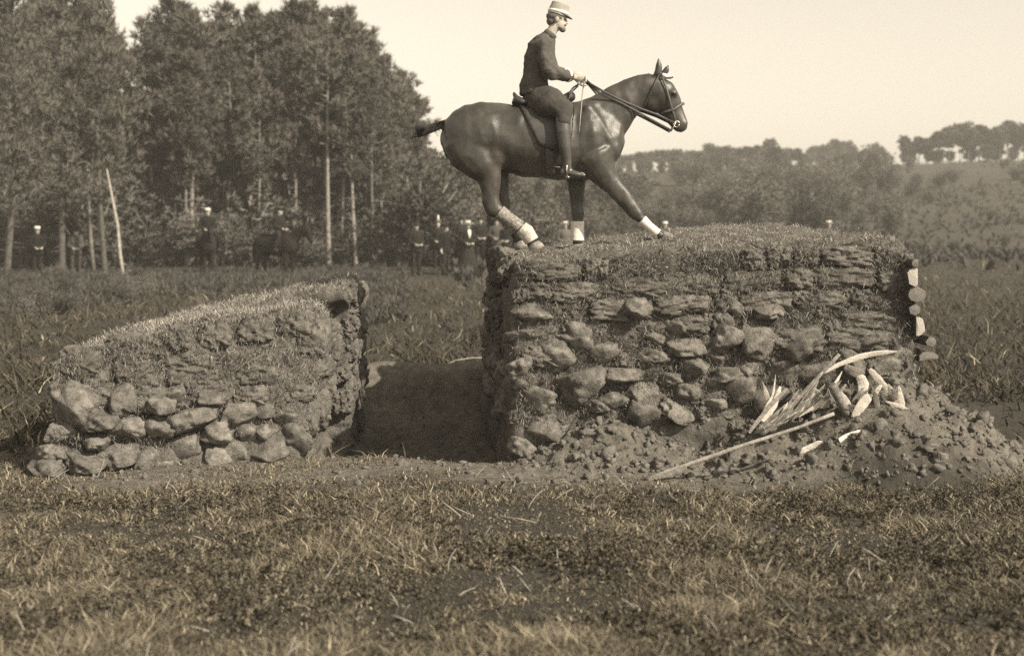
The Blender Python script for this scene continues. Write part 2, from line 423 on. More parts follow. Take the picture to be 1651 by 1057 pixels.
# sod courses: rows of turves, more ragged downwards
for r, (d0, hh, miss) in enumerate([(4, 35, 0), (39, 34, 0), (73, 33, .06), (106, 33, .3), (139, 33, .6)]):
    x = 836 + random.uniform(-3, 6) + (r % 2) * 8
    while x < 1464:
        w = random.choice((random.uniform(34, 58), random.uniform(58, 104)))
        if x + w > 1450: w = 1472 - x
        yc = topz_front(x + w / 2) + d0 + hh / 2 + random.uniform(-2, 2)
        if random.random() >= miss:
            p = W(x + w / 2, yc, 10.985 - .018 * r + random.uniform(-.02, .045))
            put_stone(right_bank, p, w / 190 * random.uniform(1.02, 1.14), hh / 190 * random.uniform(1.04, 1.2), random.uniform(.24, .30), BLOCKS, 'sod',
                      (random.uniform(-.12, .12), random.uniform(-.09, .09), random.uniform(-.1, .1)))
        x += w + random.uniform(.5, 3)
RST = [(843, 540, 52, 32), (925, 547, 52, 46), (893, 577, 66, 52), (975, 571, 54, 38), (990, 607, 72, 32), (866, 640, 58, 48), (935, 627, 68, 66),
       (875, 690, 64, 56), (1046, 577, 48, 30), (1035, 634, 64, 46), (1110, 560, 60, 36), (1116, 592, 42, 30), (1110, 630, 44, 44), (1090, 663, 44, 34),
       (1130, 522, 26, 28), (1162, 547, 48, 56), (1217, 545, 68, 62), (1291, 552, 78, 52), (1340, 560, 34, 28), (1410, 541, 60, 36), (1200, 592, 50, 46),
       (1255, 600, 66, 48), (1155, 612, 58, 38), (1195, 632, 52, 44), (1025, 500, 44, 32), (1188, 497, 26, 32), (858, 503, 54, 34), (835, 600, 50, 40),
       (1070, 610, 40, 30), (985, 645, 42, 34), (1150, 650, 48, 36), (1310, 600, 60, 44), (905, 665, 40, 32), (845, 725, 46, 36), (905, 717, 34, 26),
       (1240, 650, 60, 44), (1370, 585, 54, 40), (1440, 570, 44, 34), (1000, 540, 34, 24), (1085, 530, 36, 26), (1240, 500, 40, 26), (1060, 545, 30, 24),
       (950, 680, 46, 34), (1150, 575, 34, 26), (1300, 640, 50, 40), (1030, 668, 46, 34), (1420, 600, 50, 40), (960, 655, 30, 24), (890, 745, 26, 18)]
for px, py, w, h in RST:
    Yf = 10.855 + .1 * (700 - py) / 300 + random.uniform(-.05, .06)
    put_stone(right_bank, W(px, py, Yf), w / 162, h / 162, random.uniform(.28, .40) * (.6 + w / 110))
# rough clods filling the joints
for k in range(210):
    px, py = random.uniform(835, 1455), random.choice((random.uniform(520, 735), random.uniform(425, 735))); s_ = random.uniform(8, 26)
    put_stone(right_bank, W(px, py, 10.86 + .08 * (700 - py) / 300), s_ / 188 * 1.3, s_ / 188, s_ / 150, SODS if k % 3 else STONES, 'clod')
# end face on the ditch side
for k in range(60):
    y = random.uniform(11.2, 16.2); z = random.uniform(.05, 1.55); x = -.02 - .4 * (y - 10.95) / 5.35 * (1 - z / 1.9) - .14 * (y - 11) / 5 * z / 1.7 + .06
    put_stone(right_bank, (x, y, z), random.uniform(.15, .25), random.uniform(.16, .34), random.uniform(.25, .5), SODS if z > .7 else STONES, 'sod' if z > .7 else 'stone')
def fibres(n, seed, sample, hl=.04):
    rg = np.random.default_rng(seed); pts = sample(rg, n); n = len(pts); nn = np.tile(np.array([.05, -.75, -.35]), (n, 1)) + rg.normal(size=(n, 3)) * .55
    cl = fbm(pts * np.array([3, 3, 5]), 3, seed); k = cl > rg.uniform(-1.0, .8, n); pts, nn = pts[k], nn[k]; n = len(pts)
    return blades(n, pts, nn, hl * rg.uniform(.4, 1.5, n), rg.uniform(.003, .007, n), np.clip(.17 + .07 * rg.normal(size=n), .05, .36), .6, seed, 1.0)
def rface(rg, n):
    px = rg.uniform(832, 1468, n); t = rg.uniform(0, 1, n) ** 1.5; py = np.array([float(topz_front(q)) for q in px]) + 4 + t * 260; Y = 10.83 + .0004 * (560 - py) + rg.uniform(-.02, .05, n)
    return np.stack([(px - CX) * Y / F_PX, Y, EYE - (py - HY) * Y / F_PX], -1)
stuff(link('root_fibres', shift(fibres(42000, 61, rface), RB), M['turf'], right_bank))
# log ends along the far end of the bank
def log_mesh(r, ln, seed, half=None):
    mb = MB(); rg = random.Random(seed); seg = 16; o = 0
    rr = [r * (1 + rg.uniform(-.12, .12)) for _ in range(seg)]
    for y in (0, .02, ln * .5, ln):
        for q in range(seg):
            a = 2 * math.pi * q / seg; k = .96 if y == 0 else 1
            x, z = rr[q] * k * math.cos(a), rr[q] * k * math.sin(a)
            if half is not None:
                d = x * math.cos(half) + z * math.sin(half)
                if d > .25 * r: x -= (d - .25 * r) * math.cos(half); z -= (d - .25 * r) * math.sin(half)
            mb.V.append((x, y, z))
    for k in range(3):
        for q in range(seg): mb.F.append((k * seg + q, (k + 1) * seg + q, (k + 1) * seg + (q + 1) % seg, k * seg + (q + 1) % seg))
    cap = MB(); cap.V = [(v[0] * .97, -.004, v[2] * .97) for v in mb.V[:seg]] + [(0, -.012, 0)]; cap.F = [(q, (q + 1) % seg, seg) for q in range(seg)]
    mb.F.append(tuple(range(3 * seg, 4 * seg))[::-1])
    return mb.mesh('log', True), cap.mesh('cut_end', False)
M['logend_pale'] = mat('pale_log_end', .42, .68, 16, .9, .8, 50)
M['logend_dark'] = mat('weathered_log_end', .16, .30, 30, .9, .8, 60)
LOGS = [(1478, 424, 17, 14, 0, 'd'), (1476, 446, 28, 32, 0, 'p'), (1478, 474, 28, 28, None, 'd'), (1475, 499, 20, 18, None, 'd'), (1480, 526, 24, 36, math.pi, 'p'),
        (1501, 551, 17, 17, None, 'd'), (1497, 577, 32, 24, -1.4, 'd')]
for k, (px, py, w, h, half, kind) in enumerate(LOGS):
    p = W(px, py, 10.70 + .02 * k); lm, ce = log_mesh(.5, 3.2, k, half)
    s_ = (w / 193, 1, h / 193)
    lo = link('log', lm, M['logbark'], right_bank, p - RB, (0, 0, 0), s_)
    link('cut_end', ce, M['logend_pale'] if kind == 'p' else M['logend_dark'], lo)

# ---- left bank: a front block and a rear block with a gap between
LB = Vector((-2.7, 12.3, 0))
left_bank = thing('stone_bank', LB, 'low rounded bank of boulders and sods sloping down to scrub', 'bank')
cb = [(-3.74, 10.22), (-2.6, 10.56), (-1.78, 10.88), (-1.80, 12.2), (-3.9, 12.0)]
ctp = [(-3.55, 10.40), (-2.6, 10.76), (-1.82, 11.04), (-1.76, 12.05), (-3.7, 11.9)]
fme = bank_core('front_core', cb, ctp, [.88, 1.17, 1.26, 1.22, .94], .03, .045, 13)
P = co(fme); N = nrm(fme)
b = .10 * np.exp(-((P[:, 2] - .8) / .35) ** 2) * (P[:, 0] > -2.2); P[:, 0] += b * np.clip(N[:, 0], 0, 1); setco(fme, P)
cb2 = [(-4.3, 12.9), (-1.60, 12.9), (-1.72, 15.4), (-4.3, 15.2)]; ct2 = [(-3.9, 13.0), (-1.60, 12.95), (-1.78, 15.2), (-3.9, 15.0)]
rme = bank_core('rear_core', cb2, ct2, [.84, 1.36, 1.36, .86], .035, .045, 23)
P = co(rme); N = nrm(rme); tx = .86 + np.clip((P[:, 0] + 3.9) / 2.36, 0, 1) * .5
P[:, 1] -= .26 * sst(tx - .24, tx - .12, P[:, 2]) * sst(13.5, 13.1, P[:, 1]); setco(rme, P)  # upper edge pushed forward: an added lip, shaped to shade the face below
t1 = turf_on(fme, LB, 26000, lambda P, N: (N[:, 2] > .35) & (P[:, 2] > .6), .05, 15)
t2 = turf_on(rme, LB, 24000, lambda P, N: (N[:, 2] > .35) & (P[:, 2] > .6), .05, 16)
t3 = turf_on(fme, LB, 5000, lambda P, N: (N[:, 1] < .2) & (P[:, 2] > .15), .09, 17)
link('front_core', shift(fme, LB), M['sod'], left_bank); link('rear_core', shift(rme, LB), M['sod'], left_bank)
for t_, nm in ((t1, 'turf_grass'), (t2, 'turf_grass'), (t3, 'hanging_roots')): stuff(link(nm, shift(t_, LB), M['turf'], left_bank))
random.seed(5)
def left_face_Y(px, z=0):   # depth of the left bank's front face along the picture
    return np.interp(px, [40, 110, 300, 480, 540], [10.2, 10.33, 10.66, 10.98, 11.1]) + .08 * z
LST = [(115, 648, 78, 58), (147, 676, 58, 42), (198, 642, 44, 48), (261, 650, 54, 36), (307, 677, 68, 42), (337, 645, 44, 32), (258, 688, 54, 46), (384, 668, 62, 44),
       (430, 701, 38, 34), (458, 674, 50, 40), (349, 738, 42, 36), (379, 725, 44, 50), (430, 730, 62, 42), (236, 742, 34, 48), (86, 729, 42, 30), (72, 755, 48, 30),
       (156, 712, 38, 24), (474, 712, 42, 58), (300, 725, 60, 50), (190, 735, 50, 44), (130, 745, 54, 36), (215, 690, 46, 40), (420, 660, 40, 30), (345, 700, 50, 36),
       (100, 692, 44, 36), (280, 640, 40, 26), (495, 725, 22, 56), (180, 690, 40, 32), (400, 700, 40, 30), (320, 750, 36, 22), (265, 745, 30, 26)]
for px, py, w, h in LST:
    z = max(0, 2 - (py - HY) * 10.6 / F_PX)
    put_stone(left_bank, W(px, py, float(left_face_Y(px, z)) + random.uniform(-.05, .03) - .03), w / 174, h / 174, random.uniform(.28, .42) * (.6 + w / 120))
def ltop(px): return float(np.interp(px, [85, 150, 250, 350, 450, 530], [577, 552, 527, 508, 496, 494]))
for r, (d0, hh) in enumerate([(10, 42), (48, 40), (86, 38), (122, 36)]):
    x = 92 + r * 10 + random.uniform(0, 12)
    while x < 500:
        w = random.uniform(46, 110); w = min(w, 512 - x); xc = x + w / 2; yc = ltop(xc) + (d0 + hh / 2) * (.72 + .28 * xc / 500) + random.uniform(-4, 4)
        z = max(0, 2 - (yc - HY) * 10.8 / F_PX)
        if yc < 640 + .06 * (xc - 100) and w > 22:
            put_stone(left_bank, W(xc, yc, float(left_face_Y(xc, z)) + .045 + random.uniform(-.03, .03)), w / 192, hh / 185 * random.uniform(1., 1.15), random.uniform(.28, .34), BLOCKS, 'sod',
                      (random.uniform(-.2, .0), random.uniform(-.14, .02), random.uniform(-.02, .35)))
        x += w + random.uniform(1, 5)
for k in range(34):   # ragged sods on the sunlit end towards the gap
    y = random.uniform(11.1, 12.05); z = random.uniform(.2, 1.1)
    put_stone(left_bank, (-1.83 + .05 * (y - 11.1) + .09 * math.exp(-((z - .8) / .35) ** 2), y, z), random.uniform(.18, .26), random.uniform(.2, .4), random.uniform(.2, .36), BLOCKS, 'sod')
for k in range(30):
    y = random.uniform(13.1, 15.1); z = random.uniform(.1, 1.3)
    put_stone(left_bank, (-1.70 - .04 * (y - 13), y, z), random.uniform(.14, .2), random.uniform(.2, .4), random.uniform(.2, .4), BLOCKS, 'sod')
for k in range(12):
    put_stone(left_bank, (-1.66 + random.uniform(-.05, .03), random.uniform(12.85, 13.15), .15 + k * .1), random.uniform(.16, .26), random.uniform(.14, .26), random.uniform(.2, .3), SODS, 'sod')
for k in range(70):
    px, py = random.uniform(75, 500), random.uniform(610, 755); z = max(0, 2 - (py - HY) * 10.6 / F_PX); s_ = random.uniform(10, 24)
    put_stone(left_bank, W(px, py, float(left_face_Y(px, z)) - .01), s_ / 188 * 1.3, s_ / 188, s_ / 140, SODS if k % 2 else STONES, 'clod')


def lface(rg, n):
    px = rg.uniform(85, 515, n); t = rg.uniform(0, 1, n) ** 1.3; py = np.array([ltop(q) for q in px]) + 6 + t * 190; z = np.clip(2 - (py - HY) * 10.7 / F_PX, 0, 2); Y = left_face_Y(px, z) - .10 + rg.uniform(-.02, .06, n)
    return np.stack([(px - CX) * Y / F_PX, Y, EYE - (py - HY) * Y / F_PX], -1)
stuff(link('root_fibres', shift(fibres(26000, 62, lface), LB), M['turf'], left_bank))

# ------------------------------------------------------------------ grass and heather
def grass_field(n, y0, y1, k, seed, hl, wd, pale, name, label):
    rg = np.random.default_rng(seed)
    y = y0 * (y1 / y0) ** rg.uniform(0, 1, n); x = rg.uniform(-k, k, n) * y
    p2 = np.stack([x, y, 0 * x], -1)
    cl = fbm(p2 * .9, 4, seed); cl2 = fbm(p2 * 3.5, 3, seed + 4); b = bare(x, y)
    inb = ((x > -.35) & (x < 3.5) & (y > 11) & (y < 16.3)) | ((x > -4.1) & (x < -1.6) & (y > 10.8) & (y < 15.3))
    hp = heap(x, y)
    dens = np.clip(.9 + .3 * cl + .25 * cl2, .45, 1) * (1 - .42 * b) * np.where(hp > .03, .12, 1)
    dens = np.where((x > -2.0) & (x < .2) & (y > 11) & (y < 17.2), .02, dens)
    keep = (rg.uniform(0, 1, n) < dens) & ~inb
    x, y, cl, cl2, b = x[keep], y[keep], cl[keep], cl2[keep], b[keep]; n = len(x); z = ground_z(x, y)
    L = hl * rg.uniform(.35, 1.25, n) * np.clip(1 + .8 * cl + .7 * cl2, .25, 2.8) * (1 - .5 * b)
    tn = np.clip((.118 if y1 < 20 else .045) + .025 * cl2 + .03 * cl + .03 * rg.normal(size=n), .04, .2)
    st = rg.uniform(0, 1, n) < pale * (1 + .8 * cl2); tn[st] = rg.uniform(.2, .42, st.sum())
    nn = np.tile(np.array([0, 0, 1.]), (n, 1))
    me = blades(n, np.stack([x, y, z], -1), nn, L, wd * rg.uniform(.6, 1.5, n), tn, 1.0, seed, 1.2)
    o = stuff(link(name, me, M['grass'])); o['label'] = label; o['category'] = 'grass'; return o
grass_field(330000, 4.9, 10.9, .50, 71, .074, .0075, .12, 'heath_grass', 'rough dry heath grass growing in front of the banks')
grass_field(120000, 10.9, 60, .60, 72, .20, .020, .02, 'meadow_grass', 'short dry grass of the meadow behind the banks')

def bent_stems(n, seed):   # dead pale stems and heather twigs standing in the grass
    rg = np.random.default_rng(seed); mb = MB()
    for k in range(n):
        y = 5.6 * (10.2 / 5.6) ** rg.uniform(); x = rg.uniform(-.46, .46) * y; z = gz(x, y); a = rg.uniform(0, 6.28); L = rg.uniform(.06, .2)
        d = Vector((math.cos(a), math.sin(a), rg.uniform(.3, 1.6))).normalized(); s_ = Vector((rg.normal(), rg.normal(), 0)) * .25
        p = Vector((x, y, z)); pts = [p + d * L * t + s_ * L * t * t for t in (0, .35, .7, 1)]
        r = rg.uniform(.0018, .0035)
        mb.loft(pts, [r, r, r * .8, r * .4], seg=4, cap=0)
    return mb.mesh('stems')
o = stuff(link('dead_stems', bent_stems(170, 5), mat('dead_stems', .26, .46, 30, .9))); o['label'] = 'pale dead stems scattered through the heath grass'; o['category'] = 'grass'
def crumbs(n, seed, big=False):
    rg = np.random.default_rng(seed); bm = bmesh.new(); bmesh.ops.create_icosphere(bm, subdivisions=2 if big else 1, radius=1); tmp = bpy.data.meshes.new('t'); bm.to_mesh(tmp); bm.free()
    P0 = co(tmp); F0 = np.array([list(p.vertices) for p in tmp.polygons]); bpy.data.meshes.remove(tmp)
    x = rg.uniform(-4.2, 5.2, n * 3); y = rg.uniform(9.2, 11.6, n * 3); w = .12 * bare(x, y) + 1.0 * sst(.01, .06, heap(x, y)); k = rg.uniform(0, 1, n * 3) < w; x, y = x[k][:n], y[k][:n]; n = len(x)
    s_ = .003 + .026 * rg.uniform(0, 1, n) ** 14
    if big: s_ = rg.uniform(.018, .055, n)
    z = ground_z(x, y) + s_ * (.0 if big else .3)
    V = P0[None] * (1 + .35 * rg.normal(size=(n, len(P0), 1))) * s_[:, None, None] * rg.uniform(.6, 1.3, (n, 1, 3)) + np.stack([x, y, z], -1)[:, None]
    Fa = F0[None] + (np.arange(n) * len(P0))[:, None, None]
    return npmesh('crumbs', V.reshape(-1, 3), Fa.reshape(-1, 3))
o = stuff(link('soil_clods', crumbs(420, 9, True), M['loose'])); o['label'] = 'broken clods of dug soil on the heaps'; o['category'] = 'soil'
o = stuff(link('soil_crumbs', crumbs(17000, 8), M['loose'])); o['label'] = 'loose crumbs of dug soil round the banks'; o['category'] = 'soil'

def heather(n, seed):
    """sprigs of heather and moss: clusters of tiny leaves on short stalks"""
    rg = np.random.default_rng(seed); y = 5.2 * (9.6 / 5.2) ** rg.uniform(0, 1, n); x = rg.uniform(-.5, .5, n) * y
    cl = fbm(np.stack([x * 1.3, y * 1.3, 0 * x], -1), 3, 91); k = cl > rg.uniform(-.5, .9, n); x, y, cl = x[k], y[k], cl[k]; n = len(x); z = ground_z(x, y)
    H = rg.uniform(.015, .07, n) * np.clip(1 + cl, .5, 1.8); m_ = 9
    t = rg.uniform(.15, 1, (n, m_)); lean = rg.normal(size=(n, 2)) * .5
    P_ = np.stack([x[:, None] + lean[:, :1] * H[:, None] * t, y[:, None] + lean[:, 1:] * H[:, None] * t, z[:, None] + H[:, None] * t], -1).reshape(-1, 3)
    D = np.tile(np.array([0, 0, .6]), (len(P_), 1)); me = needle_mesh(P_, D, 3, .022, .011, seed)
    tn = np.repeat(np.clip(np.where(rg.uniform(0, 1, n) < .14, rg.uniform(.14, .24, n), .06 + .06 * rg.uniform(0, 1, n)), .04, .4), m_ * 3 * 5); tone(me, tn); return me
def needle_mesh(pts, dirs, k, ln, wd, seed):
    rg = np.random.default_rng(seed); n = len(pts); P_ = np.repeat(pts, k, 0); D = np.repeat(dirs, k, 0) + rg.normal(size=(n * k, 3)) * .75
    D /= np.linalg.norm(D, axis=1)[:, None] + 1e-9; S = np.cross(D, rg.normal(size=(n * k, 3))); S /= np.linalg.norm(S, axis=1)[:, None] + 1e-9
    L = ln * rg.uniform(.5, 1.25, n * k)[:, None]; w = wd * rg.uniform(.6, 1.4, n * k)[:, None]
    a = P_ - S * w * .3; b = P_ + S * w * .3; c = P_ + D * L * .6 + S * w * .5; d = P_ + D * L; e = P_ + D * L * .6 - S * w * .5
    V = np.stack([a, b, c, d, e], 1).reshape(-1, 3); o = (np.arange(n * k) * 5)[:, None]
    return npmesh('crown', V, np.concatenate([o + np.array([0, 1, 2]), o + np.array([0, 2, 4]), o + np.array([4, 2, 3])], 0), False)
o = stuff(link('heather', heather(17000, 12), M['grass'])); o['label'] = 'low heather sprigs growing through the heath grass'; o['category'] = 'heather'

# ------------------------------------------------------------------ horse
SC = 12.25 / F_PX                       # metres for one print pixel at the horse
HB = W(900, 401, 12.25); HB.y = 12.9
SC = 12.9 / F_PX; HB = W(900, 401, 12.9)
def hp(px, py, lat=0.): return Vector(((px - 900) * SC, lat, (401 - py) * SC))

def horse_trunk(mb):
    T = [(713, 212, 236, .09), (719, 194, 254, .17), (735, 181, 266, .235), (755, 168, 273, .275), (775, 164, 274, .29), (800, 165, 273, .285), (825, 168, 279, .285),
         (850, 170, 286, .30), (880, 170, 290, .30), (910, 165, 291, .28), (935, 161, 292, .25), (955, 165, 293, .235), (975, 176, 290, .21), (990, 195, 280, .18), (999, 220, 262, .12)]
    mb.loft([hp(x, (a + b) / 2) for x, a, b, w in T], [(b - a) / 2 * SC for x, a, b, w in T], [w for *_, w in T], seg=28, cap=.25)
    N = [(958, 203, 50, .17), (980, 187, 42, .13), (1000, 167, 34, .105), (1020, 154, 31, .09), (1040, 145, 28.5, .085), (1056, 138, 23, .075)]
    mb.loft([hp(x, y) for x, y, *_ in N], [r * SC for _, _, r, _ in N], [w for *_, w in N], seg=20, cap=.3)
    Hd = [(1055, 133, 17, .07), (1062, 146, 26, .098), (1070, 158, 26, .098), (1078, 170, 23.5, .088), (1086, 184, 19, .066), (1093, 195, 16.5, .06), (1099, 205, 14, .06), (1102, 210, 10, .05)]
    mb.loft([hp(x, y) for x, y, *_ in Hd], [r * SC for _, _, r, _ in Hd], [w for *_, w in Hd], seg=20, cap=.5)
    mb.ell(hp(1053, 166, 0), (.11, .085, .12))                       # jowl
    for s_ in (-1, 1):
        mb.ell(hp(1084, 151, s_ * .078), (.05, .028, .035))          # brow
        mb.ell(hp(1104, 200, s_ * .048), (.03, .016, .035))          # nostril rim
        mb.ell(hp(798, 246, s_ * .175), (.12, .09, .17))              # stifle
        mb.ell(hp(945, 225, s_ * .17), (.20, .10, .27))              # shoulder
        mb.ell(hp(985, 240, s_ * .11), (.09, .09, .16))              # breast
    for s_ in (-1, 1):
        for st_, r_ in (([(944, 178, .13), (962, 200, .165), (978, 226, .155), (988, 250, .12)], .07), ([(930, 214, .195), (952, 238, .20), (975, 258, .16)], .058),
                        ([(788, 192, .19), (797, 215, .205), (804, 242, .195)], .06), ([(742, 205, .15), (750, 238, .185), (768, 266, .18)], .07)):
            mb.loft([hp(x, y, s_ * l) for x, y, l in st_], [r_] * len(st_), [r_] * len(st_), seg=10, cap=.6)                         # hip points
    for dx, lt, tp in ((1062, -.045, (1061, 93)), (1072, .045, (1080, 102))):
        mb.loft([hp(dx - 2, 122, lt), hp((dx + tp[0]) / 2, (118 + tp[1]) / 2, lt * 1.1), hp(*tp, lt * 1.1)], [7.5 * SC, 6 * SC, 1.6 * SC], [.03, .028, .012], seg=10, cap=.2)

def leg(mb, st, lat0, lat1, fl=1.0):
    n = len(st); L = [lat0 + (lat1 - lat0) * min(1, k / (n * .45)) for k in range(n)]
    mb.loft([hp(x, y, L[k]) for k, (x, y, *_) in enumerate(st)], [s[2] * SC for s in st], [(s[3] if len(s) > 3 else s[2] * .85) * SC for s in st], seg=14, cap=.15)
    return L[-1]
HINDN = [(757, 222, 43, 22), (766, 248, 43, 24), (781, 270, 31, 22), (790, 290, 19, 15), (791, 310, 15, 12), (791, 324, 14.5, 10), (796, 336, 14, 9), (808, 345, 10.5, 7.5), (832, 361, 8.5, 7), (846, 372, 10, 8.5), (853, 382, 9, 8), (859, 391, 10, 9)]
HINDF = [(775, 228, 40, 22), (785, 252, 38, 22), (797, 272, 26, 20), (804, 292, 17, 14), (807, 312, 14, 12), (809, 326, 14, 10), (810, 338, 12.5, 9), (815, 350, 9.5, 7.5), (827, 370, 8.5, 7), (834, 382, 9.5, 8), (838, 390, 9, 8)]
FOREN = [(955, 250, 34, 20), (966, 272, 27, 18), (978, 290, 19.5, 15), (994, 309, 16, 12), (1010, 329, 13.5, 10), (1023, 345, 12.5, 10), (1031, 352, 8.5, 8), (1045, 365, 5.2, 5.5), (1056, 374, 5.2, 5.5), (1063, 379, 7.5, 7), (1069, 382, 8, 7.5)]
FOREF = [(931, 262, 27, 18), (931, 288, 17, 15), (931, 310, 14, 12), (931, 330, 11.5, 10), (932, 344, 12, 10.5), (932, 354, 10, 9), (932, 372, 8, 7), (932, 384, 8, 7), (932, 390, 9.5, 8.5), (932, 395, 9, 8)]
horse = thing('horse', HB, 'dark glossy horse with bandaged legs stepping forward on the tall bank', 'horse')
mb = MB(); horse_trunk(mb)
leg(mb, HINDN, -.13, -.16); leg(mb, HINDF, .13, .15); leg(mb, FOREN, -.15, -.13); leg(mb, FOREF, .14, .13)
# dock of the tail
mb.loft([hp(738, 190), hp(722, 199), hp(708, 204)], [9 * SC, 7 * SC, 4 * SC], [.05, .035, .02], seg=12, cap=.2)
hb = remesh(mb, 'horse_body', .016, 6, .5)
P = co(hb); N = nrm(hb)
d = .011 * fbm(P * np.array([5.5, 4.5, 3]) + 3, 3, 77) - .006 * np.abs(fbm(P * np.array([7, 6, 3.5]) + 8, 2, 79)) + .0012 * fbm(P * 22, 2, 78)
setco(hb, P + N * d[:, None])
link('body', hb, M['coat'], horse)
tp_ = [(726, 196, 5.5, .030), (712, 201, 6.2, .030), (698, 206, 7.2, .034), (684, 210, 8.6, .038), (672, 213, 9.6, .040)]
mb = MB(); mb.loft([hp(x, y) for x, y, *_ in tp_], [r * SC for _, _, r, _ in tp_], [w for *_, w in tp_], seg=16, cap=.05)
M['tail'] = mat('tail_hair', .02, .045, 40, .6, .6, 90); tl = link('tail', mb.mesh('tail'), M['tail'], horse)
rg_ = np.random.default_rng(4); n_h = 900; t_h = rg_.uniform(0, 1, n_h); an_ = rg_.uniform(0, 6.283, n_h); tpa = np.array(tp_); q_ = t_h * 4
cx_, cy_, rr_, lw_ = [np.interp(q_, range(5), tpa[:, j]) for j in range(4)]
ph = np.stack([(cx_ - 900 + .35 * rr_ * np.cos(an_)) * SC, lw_ * np.sin(an_), (401 - cy_ + .95 * rr_ * np.cos(an_)) * SC], -1)
hm2 = blades(n_h, ph, np.tile(np.array([-1, 0, -.22]), (n_h, 1)), rg_.uniform(.05, .13, n_h), rg_.uniform(.004, .008, n_h), rg_.uniform(.02, .05, n_h), .12, 4, .15)
stuff(link('tail_hairs', hm2, M['turf'], tl))
def hoof(top, toe, heel, lat, pale=False):
    mb = MB(); mb.loft([hp(*top, lat), (hp(*top, lat) + hp((toe[0] + heel[0]) / 2, (toe[1] + heel[1]) / 2, lat)) / 2, hp((toe[0] + heel[0]) / 2, (toe[1] + heel[1]) / 2, lat)],
        [8.5 * SC, abs(toe[0] - heel[0]) * .45 * SC, abs(toe[0] - heel[0]) * .5 * SC], [7.5 * SC, 8.5 * SC, 9.5 * SC], seg=16, cap=.05)
    link('hoof', mb.mesh('hoof'), M['hoof'], horse)
hoof((860, 391), (879, 402), (852, 402), -.16); hoof((838, 389), (852, 402), (829, 402), .15)
mb = MB(); mb.loft([hp(1066, 379, -.13), hp(1076, 382, -.13), hp(1091, 385, -.13)], [7.5 * SC, 7 * SC, 3.2 * SC], [8 * SC, 9 * SC, 7 * SC], seg=16, cap=.2); link('hoof', mb.mesh('hoof'), M['hoof'], horse)
hoof((932, 394), (944, 402), (921, 402), .13)
def wrap(name, st, lat, m, grow=1.0, turns=0):
    mb = MB(); n = 22; xs_ = np.linspace(0, len(st) - 1, n); pts = []; ra = []; rb = []
    for k, t in enumerate(xs_):
        g = lambda j: float(np.interp(t, range(len(st)), [q[j] for q in st]))
        pts.append(hp(g(0), g(1), lat)); r = g(2) * SC + grow + (.0035 if turns and k % 2 else 0); ra.append(r); rb.append(r * .92)
    mb.loft(pts, ra, rb, seg=18, cap=.02); link(name, mb.mesh(name, True), m, horse)
wrap('leg_bandage', [(1033, 354, 7.0), (1045, 365, 5.6), (1058, 376, 6)], -.13, M['bandage'], .006, 1)
wrap('leg_bandage', [(932, 357, 9.2), (932, 372, 8.8), (932, 388, 9.5)], .13, M['bandage'], .010, 1)
wrap('leg_bandage', [(805, 342, 10.5), (820, 353, 9.0), (838, 366, 9)], -.16, M['boot_horse'], .010, 1)
wrap('fetlock_boot', [(840, 367, 9.5), (848, 374, 11), (854, 383, 10), (857, 388, 9.8)], -.16, M['boot_pale'], .012)
wrap('leg_bandage', [(814, 350, 9.5), (822, 362, 8.5), (830, 375, 9)], .15, M['boot_horse'], .010, 1)
for s_ in (-1, 1): mb = MB(); mb.ell(hp(1084, 152, s_ * .098), (.020, .010, .015)); link('eye', mb.mesh('eye'), M['eye'], horse)

# ---- bridle
bridle = thing('bridle', HB + hp(1075, 170), 'leather double bridle with white browband on the jumping horse', 'bridle')
BO = bridle.location - HB
def strap(name, pts, w, t, m, parent, off):
    """flat strap: w across, t thick"""
    mb = MB(); P_ = [Vector(p) - off for p in pts]
    mb.loft(P_, [w / 2] * len(P_), [t / 2] * len(P_), seg=8, cap=0); return link(name, mb.mesh(name), m, parent)
for s_ in (-1, 1):
    strap('cheek_strap', [hp(1064, 121, s_ * .075), hp(1071, 140, s_ * .108), hp(1078, 165, s_ * .105), hp(1086, 190, s_ * .077), hp(1088, 199, s_ * .072)], .022, .01, M['leather2'], bridle, BO)
    strap('throat_lash', [hp(1062, 121, s_ * .075), hp(1052, 140, s_ * .105), hp(1045, 160, s_ * .095), hp(1043, 176, s_ * .05), hp(1043, 180, 0)], .014, .008, M['leather'], bridle, BO)
    strap('noseband', [hp(1062, 186, s_ * .03), hp(1070, 182, s_ * .085), hp(1086, 177, s_ * .094), hp(1099, 168, s_ * .06), hp(1103, 167, 0)], .026, .01, M['leather2'], bridle, BO)
    mb = MB(); c = hp(1089, 201, s_ * .078) - BO
    for q in range(12):
        pass
    mb.loft([c + Vector((math.cos(a) * .03, 0, math.sin(a) * .03)) for a in np.linspace(0, 6.2, 14)], [.005] * 14, seg=6, cap=0); link('bit_ring', mb.mesh('bit_ring'), M['steel'], bridle)
    mb = MB(); mb.loft([hp(1088, 196, s_ * .083) - BO, hp(1084, 207, s_ * .085) - BO, hp(1080, 213, s_ * .08) - BO], [.006] * 3, seg=6, cap=.2); link('bit_shank', mb.mesh('bit_shank'), M['steel'], bridle)
strap('browband', [hp(1066, 122, -.09), hp(1074, 124, -.085), hp(1082, 124, -.055), hp(1085, 123, 0), hp(1082, 124, .055), hp(1070, 123, .09)], .034, .012, M['white'], bridle, BO)
strap('headpiece', [hp(1064, 121, -.075), hp(1062, 113, -.04), hp(1062, 111, 0), hp(1062, 113, .04), hp(1064, 121, .075)], .024, .01, M['leather2'], bridle, BO)
HANDN, HANDF = (938, 131, -.07), (936, 121, .10)
